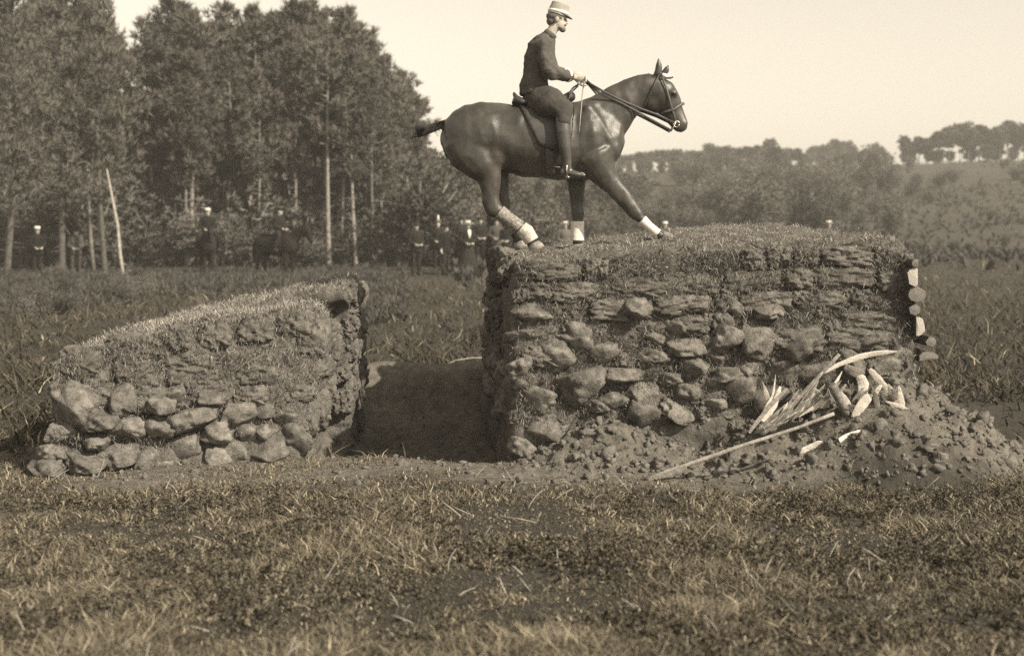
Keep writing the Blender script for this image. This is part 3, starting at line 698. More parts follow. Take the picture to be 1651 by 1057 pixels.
for s_, hnd in ((-1, HANDN), (1, HANDF)):
    h0 = hp(hnd[0] + 4, hnd[1] + 2, hnd[2])
    strap('rein', [h0, hp(965, 152, s_ * .125), hp(1000, 168, s_ * .115), hp(1030, 184, s_ * .10), hp(1060, 200, s_ * .085), hp(1080, 211, s_ * .08)], .022, .006, M['leather'], bridle, BO)
    strap('rein', [h0 + Vector((.01, .02 * s_, 0)), hp(972, 150, s_ * .135), hp(1005, 166, s_ * .118), hp(1032, 177, s_ * .10), hp(1060, 187, s_ * .09), hp(1087, 200, s_ * .08)], .022, .006, M['leather'], bridle, BO)
strap('rein_end', [hp(937, 134, -.06), hp(924, 142, -.05), hp(918, 150, -.10), hp(916, 162, -.19), hp(921, 150, -.10), hp(932, 139, -.03)], .016, .006, M['leather'], bridle, BO)

# ---- saddle
saddle = thing('saddle', HB + hp(880, 175), 'dark leather riding saddle with high cantle and flaps under the rider', 'saddle')
SO = saddle.location - HB
mb = MB()
S = [(829, 161, 9, .13), (838, 165, 8, .17), (855, 168, 6, .17), (880, 168, 6, .15), (905, 162, 7, .13), (920, 156, 9, .11), (926, 155, 6, .07)]
mb.loft([hp(x, y) - SO for x, y, *_ in S], [r * SC for _, _, r, _ in S], [w for *_, w in S], seg=18, cap=.3)
mb.loft([hp(828, 150) - SO, hp(834, 161) - SO, hp(842, 170) - SO], [2.5 * SC, 4 * SC, 5 * SC], [.10, .15, .17], seg=16, cap=.3)
link('seat', remesh(mb, 'saddle_seat', .012, 4), M['leather'], saddle)
def body_half(px, py):   # half width of the horse there
    return float(np.interp(px, [800, 850, 880, 910, 935], [.285, .30, .30, .28, .25])) * math.sqrt(max(0.02, 1 - ((py - 229) / 62) ** 2))
def sheet(outline_top, outline_bot, side, off, name, m, n=10, k=8):
    V = []
    for i in range(n + 1):
        for j in range(k + 1):
            t = i / n; u = j / k; a = np.array(outline_top); b = np.array(outline_bot); s0 = np.linspace(0, 1, len(a))
            p = np.array([np.interp(t, s0, a[:, 0]), np.interp(t, s0, a[:, 1])]) * (1 - u) + np.array([np.interp(t, s0, b[:, 0]), np.interp(t, s0, b[:, 1])]) * u
            V.append(tuple(hp(p[0], p[1], side * (body_half(p[0], p[1]) + off)) - SO))
    F = [(i * (k + 1) + j, (i + 1) * (k + 1) + j, (i + 1) * (k + 1) + j + 1, i * (k + 1) + j + 1) for i in range(n) for j in range(k)]
    mb = MB(); mb.add(V, F); o = link(name, mb.mesh(name), m, saddle); q = o.modifiers.new('t', 'SOLIDIFY'); q.thickness = .012; q.offset = 0; return o
for s_ in (-1, 1):
    sheet([(838, 172), (865, 172), (920, 166)], [(868, 238), (892, 246), (915, 238)], s_, .022, 'flap', M['leather'])
    sheet([(878, 240), (884, 240), (892, 240)], [(880, 284), (886, 285), (893, 285)], s_, .012, 'girth', M['leather2'], 4, 8)
    x0 = -.40
    mb = MB(); y = s_ * .335
    strap('stirrup_leather', [hp(897, 178, s_ * .30), hp(903, 210, s_ * .36), hp(909, 240, s_ * .37), hp(912, 262, s_ * .36)], .024, .008, M['leather2'], saddle, SO)
    c = hp(914, 276, s_ * .36) - SO; pts = [c + Vector((math.cos(a) * .02, math.cos(a) * .055, math.sin(a) * .085 - .005)) for a in np.linspace(-.9, math.pi + .9, 14)]
    mb.loft(pts, [.008] * 14, seg=6, cap=.3); mb.loft([pts[0], pts[-1]], [.011, .011], [.018, .018], seg=6, cap=.2); link('stirrup_iron', mb.mesh('stirrup'), M['steel'], saddle)

# ------------------------------------------------------------------ people
def fingers(mb, wrist, dirn, side, curl_ax, sc=1., grip=1.):
    """palm, four unequal bent fingers and a thumb from the side of the palm"""
    d = Vector(dirn).normalized(); s = Vector(side); s = (s - d * s.dot(d)).normalized(); n = d.cross(s).normalized() * curl_ax
    w = Vector(wrist)
    mb.loft([w, w + d * .045 * sc, w + d * .085 * sc], [.020 * sc, .024 * sc, .022 * sc], [.030 * sc, .040 * sc, .040 * sc], lat=s, seg=12, cap=.3)
    for q, (o, L) in enumerate(((-.030, .070), (-.010, .080), (.010, .076), (.029, .060))):
        b = w + d * .085 * sc + s * o * sc; a1 = .55 * grip; a2 = 1.5 * grip; a3 = 2.4 * grip
        pts = [b - d * .02 * sc]; p = b; pts.append(p)
        for a, f in ((a1, .45), (a2, .33), (a3, .25)):
            p = p + (d * math.cos(a) + n * math.sin(a)) * L * f * sc; pts.append(p)
        mb.loft(pts, [.010 * sc, .0098 * sc, .0092 * sc, .0085 * sc, .0075 * sc], seg=8, cap=.5)
    b = w + d * .03 * sc - s * .032 * sc
    pts = [b, b + (d * .6 - s * .6 + n * .3) * .035 * sc, b + (d * 1.0 - s * .55 + n * .7) * .058 * sc, b + (d * 1.35 - s * .3 + n * 1.0) * .07 * sc]
    mb.loft(pts, [.013 * sc, .012 * sc, .0105 * sc, .008 * sc], seg=8, cap=.5)

def head(mb, c, fwd, up, sc=1.):
    """skull, jaw, nose, lips, ears; c is the middle of the head"""
    f = Vector(fwd).normalized(); u = Vector(up); u = (u - f * u.dot(f)).normalized(); s = f.cross(u); R = Matrix((f, s, u)).transposed()
    Q = lambda x, y, z: Vector(c) + R @ Vector((x * sc, y * sc, z * sc))
    mb.ell(Q(-.012, 0, .025), (.098 * sc, .076 * sc, .092 * sc), R)
    mb.ell(Q(.022, 0, -.045), (.068 * sc, .058 * sc, .072 * sc), R)
    mb.ell(Q(.058, 0, -.095), (.028 * sc, .032 * sc, .024 * sc), R)          # chin
    mb.loft([Q(.082, 0, .018), Q(.098, 0, -.010), Q(.108, 0, -.028), Q(.088, 0, -.036)], [.010 * sc, .012 * sc, .014 * sc, .010 * sc], lat=s, seg=8, cap=.4)   # nose
    mb.ell(Q(.084, 0, -.060), (.014 * sc, .024 * sc, .007 * sc), R); mb.ell(Q(.081, 0, -.072), (.013 * sc, .021 * sc, .007 * sc), R)
    mb.ell(Q(.076, 0, .028), (.018 * sc, .052 * sc, .011 * sc), R)           # brow
    for k in (-1, 1): mb.ell(Q(-.005, k * .076, -.012), (.020 * sc, .010 * sc, .032 * sc), R)
    return Q, R

# ---- the rider
RO = HB + hp(868, 168)
rider = thing('person', RO, 'officer in tunic and pale kepi riding the jumping horse', 'person'); ro = RO - HB
rp = lambda x, y, l=0.: hp(x, y, l) - ro
bd = MB()
bd.loft([rp(866, 163), rp(863, 145), rp(864, 120), rp(869, 95), rp(875, 75), rp(881, 62)], [.11, .12, .105, .12, .12, .07], [.16, .165, .14, .165, .18, .10], seg=18)
bd.loft([rp(883, 62), rp(890, 50), rp(895, 42)], [.056, .052, .052], seg=12)
Q, R = head(bd, rp(898.5, 31), (1, 0, -.16), (.16, 0, 1), .97)
SHN, ELN, WRN = (879, 74, -.19), (884, 121, -.25), (926, 127, -.11); SHF, ELF, WRF = (881, 73, .19), (893, 112, .25), (922, 117, .12)
for (sh, el, wr), k in (((SHN, ELN, WRN), -1), ((SHF, ELF, WRF), 1)):
    a, b_, c = rp(*sh), rp(*el), rp(*wr)
    bd.loft([a, (a + b_) / 2, b_], [.062, .053, .045], seg=12); bd.loft([b_, (b_ * .6 + c * .4), c], [.045, .042, .028], seg=12)
    fingers(bd, c, (1, 0, -.18), (0, .2 * k, 1) if k < 0 else (0, .2, 1), -k, 1.0, 1.0)
LEGN = [(866, 158, -.12), (884, 170, -.24), (908, 183, -.335), (906, 205, -.37), (908, 240, -.375), (911, 268, -.365)]
for k in (-1, 1):
    L = [rp(x, y, -k * l if k > 0 else l) if False else rp(x, y, abs(l) * k) for x, y, l in LEGN]
    bd.loft(L[:3], [.095, .09, .068], seg=14); bd.loft(L[2:], [.066, .062, .055, .04], seg=12)
    bd.loft([L[-1], rp(912, 281, k * .362), rp(925, 283, k * .37), rp(938, 284, k * .375)], [.042, .036, .032, .02], [.04, .038, .042, .03], seg=12)
link('body', remesh(bd, 'rider_body', .0075, 2), M['skin'], rider)
cl = MB()      # tunic
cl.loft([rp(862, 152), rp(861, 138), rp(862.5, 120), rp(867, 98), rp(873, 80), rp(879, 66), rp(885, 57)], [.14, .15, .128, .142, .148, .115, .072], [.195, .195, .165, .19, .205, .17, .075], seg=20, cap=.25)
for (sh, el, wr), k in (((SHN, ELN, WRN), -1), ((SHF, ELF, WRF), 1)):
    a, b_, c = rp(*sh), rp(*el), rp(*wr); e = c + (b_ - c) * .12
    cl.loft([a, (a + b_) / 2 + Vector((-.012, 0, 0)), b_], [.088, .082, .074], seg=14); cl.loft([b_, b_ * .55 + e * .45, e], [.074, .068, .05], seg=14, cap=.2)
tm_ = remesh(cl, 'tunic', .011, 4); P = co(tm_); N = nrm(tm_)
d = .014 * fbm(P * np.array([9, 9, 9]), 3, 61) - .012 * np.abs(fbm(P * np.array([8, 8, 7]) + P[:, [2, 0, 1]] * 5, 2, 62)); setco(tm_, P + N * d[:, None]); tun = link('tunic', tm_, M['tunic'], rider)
for k, wr, el in ((-1, WRN, ELN), (1, WRF, ELF)):
    c, b_ = rp(*wr), rp(*el); mb = MB(); mb.loft([c + (b_ - c) * .28, c + (b_ - c) * .20], [.0615, .0585], seg=14, cap=.02); link('cuff', mb.mesh('cuff'), M['kepiband'], tun)
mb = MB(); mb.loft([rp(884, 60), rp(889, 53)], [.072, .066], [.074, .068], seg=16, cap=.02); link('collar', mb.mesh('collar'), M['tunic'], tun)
cl = MB()      # breeches
cl.loft([rp(860, 153), rp(864, 162), rp(872, 170)], [.14, .13, .10], [.20, .21, .22], seg=18, cap=.3)
for k in (-1, 1):
    L = [rp(x, y, abs(l) * k) for x, y, l in LEGN[:4]]
    cl.loft(L, [.150, .165, .105, .076], [.11, .125, .092, .076], seg=16, cap=.25)
bm_ = remesh(cl, 'breeches', .012, 4); P = co(bm_); N = nrm(bm_); setco(bm_, P + N * (.009 * fbm(P * 9, 3, 63))[:, None]); link('breeches', bm_, M['breech'], rider)
for k in (-1, 1):
    cl = MB(); L = [rp(x, y, abs(l) * k) for x, y, l in [(905, 194, .36), (906, 215, .374), (908, 240, .378), (911, 262, .368), (912, 276, .364)]]
    cl.loft(L, [.074, .074, .064, .05, .047], seg=14, cap=.1)
    cl.loft([rp(903, 279, k * .362), rp(914, 280, k * .364), rp(927, 283.5, k * .372), rp(940, 285, k * .378)], [.040, .044, .034, .020], [.036, .042, .046, .032], seg=14, cap=.4)
    bo = link('boot', remesh(cl, 'boot', .009, 4), M['bootl'], rider)
    mb = MB(); h = rp(901, 272, k * .362); mb.loft([h, h + Vector((-.05, 0, .005))], [.006, .004], seg=6); link('spur', mb.mesh('spur'), M['steel'], bo)
# kepi
kep = MB(); kep.loft([Q(-.008, 0, .045), Q(.0, 0, .09), Q(.012, 0, .155), Q(.0125, 0, .158)], [.100, .097, .090, .089], [.082, .080, .076, .075], seg=28, cap=0)
ko = link('kepi', kep.mesh('kepi', False), M['kepi'], rider)
mb = MB(); mb.loft([Q(-.004, 0, .058), Q(-.002, 0, .088)], [.1005, .0992], [.083, .082], seg=24, cap=0.01); link('kepi_band', mb.mesh('band'), M['kepiband'], ko)
V = []; nseg = 14
for i in range(nseg + 1):
    a = -1.25 + 2.5 * i / nseg
    for rr, dz in ((.96, .056), (1.55, .022)):
        V.append(tuple(Q(-.006 + .098 * math.cos(a) * (rr if rr < 1 else 1 + .62 * math.cos(a) ** 2), .081 * math.sin(a) * (1 if rr < 1 else 1.06), dz if rr < 1 else .056 - .038 * math.cos(a) ** 2)))
mb = MB(); mb.add(V, [(2 * i, 2 * i + 1, 2 * i + 3, 2 * i + 2) for i in range(nseg)]); vo = link('visor', mb.mesh('visor'), M['leather2'], ko); q = vo.modifiers.new('t', 'SOLIDIFY'); q.thickness = .006
mb = MB(); mb.ell(Q(-.020, 0, .018), (.098, .0815, .058), R); mb.ell(Q(-.055, 0, -.03), (.052, .066, .05), R); link('hair', remesh(mb, 'hair', .009, 2), M['hair'], rider)
mb = MB(); mb.ell(Q(.070, 0, -.097), (.034, .032, .030), R); mb.ell(Q(.088, 0, -.050), (.016, .036, .010), R); mb.ell(Q(.035, 0, -.085), (.035, .052, .02), R); link('beard', remesh(mb, 'beard', .006, 2), M['hair'], rider)
for k in (-1, 1): mb = MB(); mb.ell(Q(.080, k * .030, .008), (.010, .014, .007), R); link('eye', mb.mesh('eye'), M['eye'], rider)
# riding stick in the near hand
stick = tag(link('riding_stick', MB().loft([hp(942, 127, -.10) - hp(940, 131, -.10), hp(938, 150, -.16) - hp(940, 131, -.10), hp(934, 185, -.29) - hp(940, 131, -.10), hp(931, 216, -.335) - hp(940, 131, -.10)], [.007, .006, .005, .004], seg=6, cap=.3).mesh('stick'), M['palebark'], None, HB + hp(940, 131, -.10)),
            'thin pale riding stick hanging from the riding officer hand', 'stick')

# ---- standing onlookers
def onlooker(px, py, label, rotz=0, hgt=1.72, skirt=False, hat='cap', cloth='dark', white_chest=False, hands='front', seed=0, Y=None, group=None, astride=False):
    """py: feet, in print pixels"""
    Y = Y or EYE * F_PX / (py - HY); X = (px - CX) * Y / F_PX; z = gz(X, Y); s = hgt / 1.72
    t = thing('person', (X, Y, z), label, 'person', group, rotz, s)
    b = MB(); f = Vector((0, -1, 0))
    b.loft([(0, 0, .92), (0, 0, 1.08), (0, 0, 1.28), (0, .01, 1.42), (0, .01, 1.47)], [.12, .105, .125, .10, .06], [.165, .14, .17, .18, .09], lat=(1, 0, 0), seg=14)
    b.loft([(0, .01, 1.45), (0, 0, 1.53)], [.055, .05], seg=10); Qh, Rh = head(b, (0, -.01, 1.61), f, (0, 0, 1), .95)
    hd = []
    for k in (-1, 1):
        sh = Vector((.19 * k, .01, 1.40)); el = Vector((.26 * k, .03, 1.12)); wr = Vector((.10 * k, -.22, 1.02)) if hands == 'front' else Vector((.27 * k, -.03, .88))
        b.loft([sh, (sh + el) / 2, el], [.055, .048, .04], seg=10); b.loft([el, (el + wr) / 2, wr], [.04, .036, .026], seg=10)
        fingers(b, wr, (wr - el), (1, 0, 0), 1, 1, .5); hd.append((sh, el, wr))
        LG = [(.09, 0, .93), (.10, -.005, .70), (.10, 0, .48), (.105, .01, .30), (.105, .015, .09), (.105, .03, .05), (.11, -.06, .045), (.115, -.15, .03)]
        if astride: LG = [(.09, 0, .93), (.24, -.12, .88), (.33, -.24, .78), (.36, -.16, .58), (.36, -.06, .38), (.36, -.03, .34), (.37, -.12, .335), (.375, -.2, .32)]
        LG = [Vector((x * k, y, z)) for x, y, z in LG]
        b.loft(LG[:3], [.095, .08, .058], seg=12)
        b.loft(LG[2:5], [.058, .055, .038], seg=12)
        b.loft(LG[5:], [.042, .04, .028], [.04, .042, .035], lat=(1, 0, 0), seg=10)
    link('body', remesh(b, 'onlooker_body', .013, 2), M['skin'], t)
    c = MB(); c.loft([(0, 0, .80 if not skirt else .95), (0, 0, 1.0), (0, 0, 1.1), (0, 0, 1.28), (0, .01, 1.42), (0, .01, 1.49)], [.17, .15, .13, .155, .13, .07], [.22, .20, .17, .20, .215, .09], lat=(1, 0, 0), seg=16, cap=.1)
    for sh, el, wr in hd:
        e = wr + (el - wr) * .12; c.loft([sh, (sh + el) / 2, el], [.078, .068, .06], seg=10); c.loft([el, e], [.06, .046], seg=10, cap=.1)
    link('coat' if not skirt else 'jacket', remesh(c, 'coat', .016, 2), M[cloth], t)
    if skirt:
        c = MB(); c.loft([(0, 0, 1.05), (0, 0, .9), (0, .02, .6), (0, .04, .3), (0, .05, .03)], [.13, .19, .25, .31, .36], [.15, .21, .27, .33, .38], lat=(1, 0, 0), seg=22, cap=.01)
        me = c.mesh('skirt'); P = co(me); an = np.arctan2(P[:, 1], P[:, 0]); rr = 1 + .06 * np.sin(an * 9 + seed) * np.clip(1 - P[:, 2], 0, 1); P[:, :2] *= rr[:, None]; setco(me, P); link('skirt', me, M[cloth], t)
    else:
        c = MB()
        LT = [(.085, 0, .95), (.24, -.12, .88), (.33, -.24, .78), (.36, -.16, .58), (.36, -.06, .38)] if astride else [(.085, 0, .95), (.10, -.005, .70), (.10, 0, .48), (.105, .012, .28), (.108, .01, .08)]
        for k in (-1, 1): c.loft([(x * k, y, z) for x, y, z in LT], [.115, .095, .08, .072, .068], seg=12, cap=.1)
        link('trousers', remesh(c, 'trousers', .016, 2), M[cloth], t)
        for k in (-1, 1):
            c = MB(); c.loft([(x * k, y, z) for x, y, z in ([(.36, -.03, .34), (.37, -.12, .335), (.375, -.2, .32)] if astride else [(.105, .035, .055), (.11, -.06, .05), (.115, -.16, .032)])], [.052, .05, .032], [.048, .05, .042], lat=(1, 0, 0), seg=10); link('shoe', c.mesh('shoe'), M['leather'], t)
    hm = MB()
    if hat == 'kepi':
        hm.loft([Qh(-.006, 0, .05), Qh(.0, 0, .14)], [.102, .09], [.085, .078], seg=18, cap=.05); ho = link('kepi', hm.mesh('kepi'), M['dark'], t)
        mb = MB(); mb.ell(Qh(.10, 0, .055), (.055, .06, .008), Rh); link('visor', mb.mesh('visor'), M['leather'], ho)
    elif hat == 'palekepi':
        hm.loft([Qh(-.006, 0, .05), Qh(.0, 0, .15)], [.102, .092], [.085, .078], seg=18, cap=.05); ho = link('kepi', hm.mesh('kepi'), M['straw'], t)
        mb = MB(); mb.ell(Qh(.10, 0, .055), (.055, .06, .008), Rh); link('visor', mb.mesh('visor'), M['leather'], ho)
    elif hat == 'plume':
        hm.loft([Qh(-.006, 0, .05), Qh(.0, 0, .16)], [.10, .09], [.085, .078], seg=18, cap=.05); ho = link('shako', hm.mesh('shako'), M['greycloth'], t)
        mb = MB(); mb.loft([Qh(.05, 0, .14), Qh(.05, 0, .22), Qh(.045, 0, .32)], [.028, .04, .026], seg=10); link('plume', mb.mesh('plume'), M['straw'], ho)
    elif hat in ('boater', 'wide'):
        w = .15 if hat == 'boater' else .2
        mb = MB(); mb.loft([Qh(-.01, 0, .06), Qh(-.01, 0, .15)], [.10, .096], [.085, .082], seg=18, cap=.04); ho = link('hat', mb.mesh('hat'), M['straw'] if hat == 'boater' else M['straw'], t)
        mb = MB(); mb.loft([Qh(-.01, 0, .055), Qh(-.01, 0, .063)], [w, w], [w * .9, w * .9], seg=22, cap=.01); link('brim', mb.mesh('brim'), M['straw'], ho)
        mb = MB(); mb.loft([Qh(-.01, 0, .07), Qh(-.01, 0, .105)], [.1035, .102], [.088, .087], seg=18, cap=.01); link('hat_band', mb.mesh('hat_band'), M['dark'], ho)
    else:
        mb = MB(); mb.ell(Qh(-.012, 0, .06), (.108, .09, .07), Rh); ho = link('hat', mb.mesh('hat'), M['dark'], t)
        mb = MB(); mb.ell(Qh(0, 0, .055), (.15, .13, .012), Rh); link('brim', mb.mesh('brim'), M['dark'], ho)
    if white_chest:
        mb = MB(); mb.loft([(0, -.135, 1.46), (0, -.17, 1.36), (0, -.175, 1.2)], [.015, .014, .012], [.055, .05, .02], lat=(1, 0, 0), seg=10, cap=.2); link('white_collar', mb.mesh('white_collar'), M['white'], t)
    return t
onlooker(671, 447, 'man in dark kepi and long dark coat standing apart by the gap', .5, 1.76, hat='kepi', seed=1)
onlooker(706, 447, 'soldier in plumed shako standing beside the man with clasped hands', .2, 1.78, hat='plume', seed=2, Y=46.5)
onlooker(719, 447, 'man with a pale face and soft dark hat beside the plumed soldier', .9, 1.70, hat='cap', hands='side', seed=3)
onlooker(754, 447, 'woman in long black dress and white hat with white collar', .4, 1.80, skirt=True, hat='wide', white_chest=True, seed=4)
onlooker(743, 440, 'tall bareheaded looking man in black behind the woman in white hat', .3, 1.86, hat='cap', seed=5, Y=48.5)
onlooker(774, 441, 'man in dark kepi behind the shoulder of the woman in white hat', .3, 1.86, hat='kepi', seed=6, Y=48)
onlooker(800, 438, 'man in grey coat standing beyond the corner of the tall bank', .2, 1.8, hat='kepi', cloth='greycloth', seed=7, Y=49)
onlooker(817, 440, 'dark coated man half hidden by the corner of the tall bank', -.3, 1.7, hat='cap', seed=8, Y=47.5)
onlooker(882, 432, 'dark man seen over the bank behind the hind hoof', 0, 1.7, hat='cap', seed=9, Y=50)
onlooker(911, 442, 'person in straw boater seen over the bank beside the bandaged foreleg', .2, 1.74, hat='boater', cloth='greycloth', seed=10, Y=46)
onlooker(1072, 436, 'person in pale kepi seen over the bank behind the stretched forefoot', .2, 1.76, hat='palekepi', seed=11, Y=48)
onlooker(1336, 436, 'person whose pale hat alone shows above the far end of bank', .2, 1.80, hat='boater', cloth='greycloth', seed=12, Y=46)
onlooker(60, 428, 'man in pale kepi standing in scrub at the wood edge', .6, 1.72, hat='palekepi', cloth='dark', seed=13, Y=44)
onlooker(122, 428, 'dim figure in dark cap among the pine trunks', .4, 1.70, hat='cap', cloth='greycloth', seed=14, Y=47)

# ---- mounted onlookers at the wood
sb = MB(); horse_trunk(sb)
for st, lt in (([(757, 222, 43, 22), (762, 255, 38, 22), (768, 285, 22, 16), (760, 315, 15, 12), (752, 335, 13, 10), (756, 360, 8.5, 8), (757, 382, 10, 9), (762, 395, 10, 9), (764, 404, 11, 10)], .14),
               ([(945, 255, 30, 20), (947, 290, 20, 15), (948, 325, 14, 12), (949, 345, 12, 11), (949, 365, 8, 8), (949, 388, 9.5, 9), (953, 396, 9, 9), (955, 404, 11, 10)], .14)):
    for s_ in (-1, 1): leg(sb, [(x + s_ * 7, y, a, b_) for x, y, a, b_ in st], s_ * .12, s_ * lt)
sb.loft([hp(722, 198), hp(708, 225), hp(704, 270), hp(706, 320)], [9 * SC, 11 * SC, 12 * SC, 7 * SC], seg=10)
SHORSE = remesh(sb, 'standing_horse', .03, 4); SHORSE.materials.append(M['dark'])
def mounted(px, py, Y, rotz, hl, rl, hat, cloth):
    X = (px - CX) * Y / F_PX; z = gz(X, Y)
    h = thing('horse', (X, Y, z), hl, 'horse', None, rotz, 1.0); link('body', SHORSE, None, h, (0, 0, .02))
    o = onlooker(px, py, rl, rotz + math.pi / 2, 1.72, hat=hat, cloth=cloth, Y=Y, astride=True)
    o.location = Vector((X, Y, z + .60)) + Matrix.Rotation(rotz, 3, 'Z') @ Vector((-.10, 0, 0)); return h, o


mounted(455, 440, 43.5, -.5, 'dark horse standing side-on at the edge of the pine wood', 'soldier in dark tunic mounted on the side-on dark horse', 'kepi', 'dark')
mounted(335, 436, 44.5, -1.25, 'dark horse facing the banks before the tall pine trunks', 'mounted man with white cap and gloves before the pine trunks', 'palekepi', 'dark')
mounted(795, 438, 49.4, .4, 'dark horse behind the people beside the tall bank corner', 'dark rider behind the people beside the tall bank corner', 'kepi', 'dark')

# ------------------------------------------------------------------ trees
def pine_proto(seed, h, start, rad, dens=1., shape='cone', ln=.30, k=7, wd=.075, bare_low=0):
    rg = np.random.default_rng(seed); mb = MB(); bend = rg.normal(size=2) * .25
    ax = lambda t: Vector((bend[0] * math.sin(t * 2.6), bend[1] * math.sin(t * 2.1 + .4), t * h)) - Vector((0, bend[1] * math.sin(.4), 0))
    r0 = h * .0135
    mb.loft([ax(t) for t in np.linspace(-.02, 1, 12)], [r0 * (1.15 if t < .05 else 1) * (1 - .88 * t) for t in np.linspace(0, 1, 12)], seg=8, cap=0)
    T, D = [], []
    z = start
    while z < .985:
        u = (z - start) / (1 - start)
        if shape == 'cone': R = rad * (.5 + .5 * math.sin(min(1, u * 2.2) * math.pi / 2)) * (1 - u ** 1.35) ** .8 * rg.uniform(.8, 1.12) + .10
        elif shape == 'round': R = rad * math.sqrt(max(.03, 1 - (2 * u - .95) ** 2))
        else: R = rad * (1 - u * .75)
        for q in range(rg.integers(4, 6)):
            a = rg.uniform(0, 6.283); L = R * rg.uniform(.6, 1.2); up = rg.uniform(.15, .5) + .55 * u
            d = Vector((math.cos(a), math.sin(a), up * .6)).normalized(); p0 = ax(z + rg.uniform(-.012, .012))
            pts = [p0, p0 + d * L * .5 + Vector((0, 0, -.03 * L)), p0 + d * L + Vector((0, 0, .14 * L))]
            mb.loft(pts, [r0 * .30 * (1 - .6 * u), r0 * .18 * (1 - .6 * u), .008], seg=4, cap=0)
            nt_ = int((4 + 8 * L / rad) * dens); cs = [(rg.uniform(.42, 1.0), Vector(rg.normal(size=3)) * .22 * L) for _ in range(3)] + [(1.0, Vector((0, 0, 0)))]
            for j in range(nt_):
                c_ = cs[j % 4]; s_ = c_[0]; sp = .10 + .025 * L
                P_ = c_[1] + pts[0] * (1 - s_) ** 2 + pts[1] * 2 * s_ * (1 - s_) + pts[2] * s_ ** 2 + Vector(rg.normal(size=3)) * sp
                T.append(P_); D.append(d * .6 + Vector((0, 0, 1.0)))
        z += rg.uniform(.028, .052) * (11 / h) ** .4
    for q in range(bare_low):   # dead snags below the crown
        t = rg.uniform(.06, max(.1, start)); a = rg.uniform(0, 6.283); p0 = ax(t); L = rg.uniform(.3, 1.1)
        mb.loft([p0, p0 + Vector((math.cos(a), math.sin(a), rg.uniform(-.2, .3))) * L], [r0 * .16, .006], seg=4, cap=0)
    for j in range(12): T.append(ax(1) + Vector(rg.normal(size=3)) * .10); D.append(Vector((0, 0, 1)))
    return mb.mesh('trunk'), needle_mesh(np.array([tuple(p) for p in T]), np.array([tuple(p) for p in D]), k, ln, wd, seed)
PINES = [pine_proto(200 + q, 11, st, rd, 1.3, 'cone', .36, 15, .045, 10) for q, (st, rd) in enumerate([(.46, 1.9), (.52, 2.2), (.42, 1.7), (.56, 2.3), (.48, 1.8)])]
INNER = [pine_proto(220 + q, 11, st, rd, 1.2, 'cone', .36, 14, .05, 6) for q, (st, rd) in enumerate([(.16, 2.0), (.24, 2.2), (.10, 1.9)])]
for t_, c_ in INNER: t_.materials.append(M['bark']); c_.materials.append(M['needle'])
BIGPINE = [pine_proto(230 + q, 14, .28, 3.4, 1.5, 'cone', .42, 10, .045, 12) for q in range(2)]
LOWPINES = [pine_proto(240 + q, 5, .06, 1.5, 1.1, 'cone', .28, 7, .09) for q in range(3)]
FARPINES = [pine_proto(250 + q, 6, st, 1.9, 1.2, 'round', .5, 7, .17) for q, st in enumerate((.42, .5, .3, .18))]
M['bigbark'] = mat('dark_pine_bark', .06, .13, 6, .95, 1.2, 14, spec=.1)
for t_, c_ in BIGPINE: t_.materials.append(M['bigbark'])
for t_, c_ in PINES + BIGPINE + LOWPINES: t_.materials.append(M['bark']); c_.materials.append(M['needle'])
RIDGEPINES = [pine_proto(270 + q, 11, st, 2.1, .8, 'cone', .8, 7, .24) for q, st in enumerate((.4, .52))]
for t_, c_ in FARPINES + RIDGEPINES: t_.materials.append(M['bark']); c_.materials.append(M['needle_far'])
def tree(proto, px, Y, hgt, href, label, group=None, name='pine_tree', wide=1., cat='tree', seed=None):
    X = (px - CX) * Y / F_PX; z = gz(X, Y) - .03; s_ = hgt / href
    t = thing(name, (X, Y, z), label, cat, group, random.uniform(0, 6.28)); t.scale = (s_ * wide, s_ * wide, s_)
    link('trunk', proto[0], None, t); link('crown', proto[1], None, t); return t
random.seed(21)
SKY = [(-140, -60), (-40, -40), (20, 10), (60, -30), (120, -40), (170, -20), (205, 30), (218, 70), (232, 95), (255, 25), (275, 8), (300, 20), (335, 45), (370, 12), (400, 5), (430, 25), (455, 8), (500, 10),
       (540, 14), (560, 20), (585, 45), (600, 75), (625, 105), (650, 120), (665, 150), (690, 185), (705, 235)]
def sky_top(px): return float(np.interp(px, [q[0] for q in SKY], [q[1] for q in SKY]))
LAND = [(30, 'behind the man in pale kepi'), (130, 'by the dim figure among the trunks'), (195, 'behind the thin leaning stem'), (335, 'behind the mounted man with white cap'), (395, 'between the two mounted onlookers'),
        (455, 'behind the side-on dark horse'), (545, 'in the middle of the wood front'), (620, 'at the open end of the wood'), (671, 'behind the man standing apart'), (730, 'behind the standing people')]
def near(px): return min(LAND, key=lambda q: abs(q[0] - px))[1]
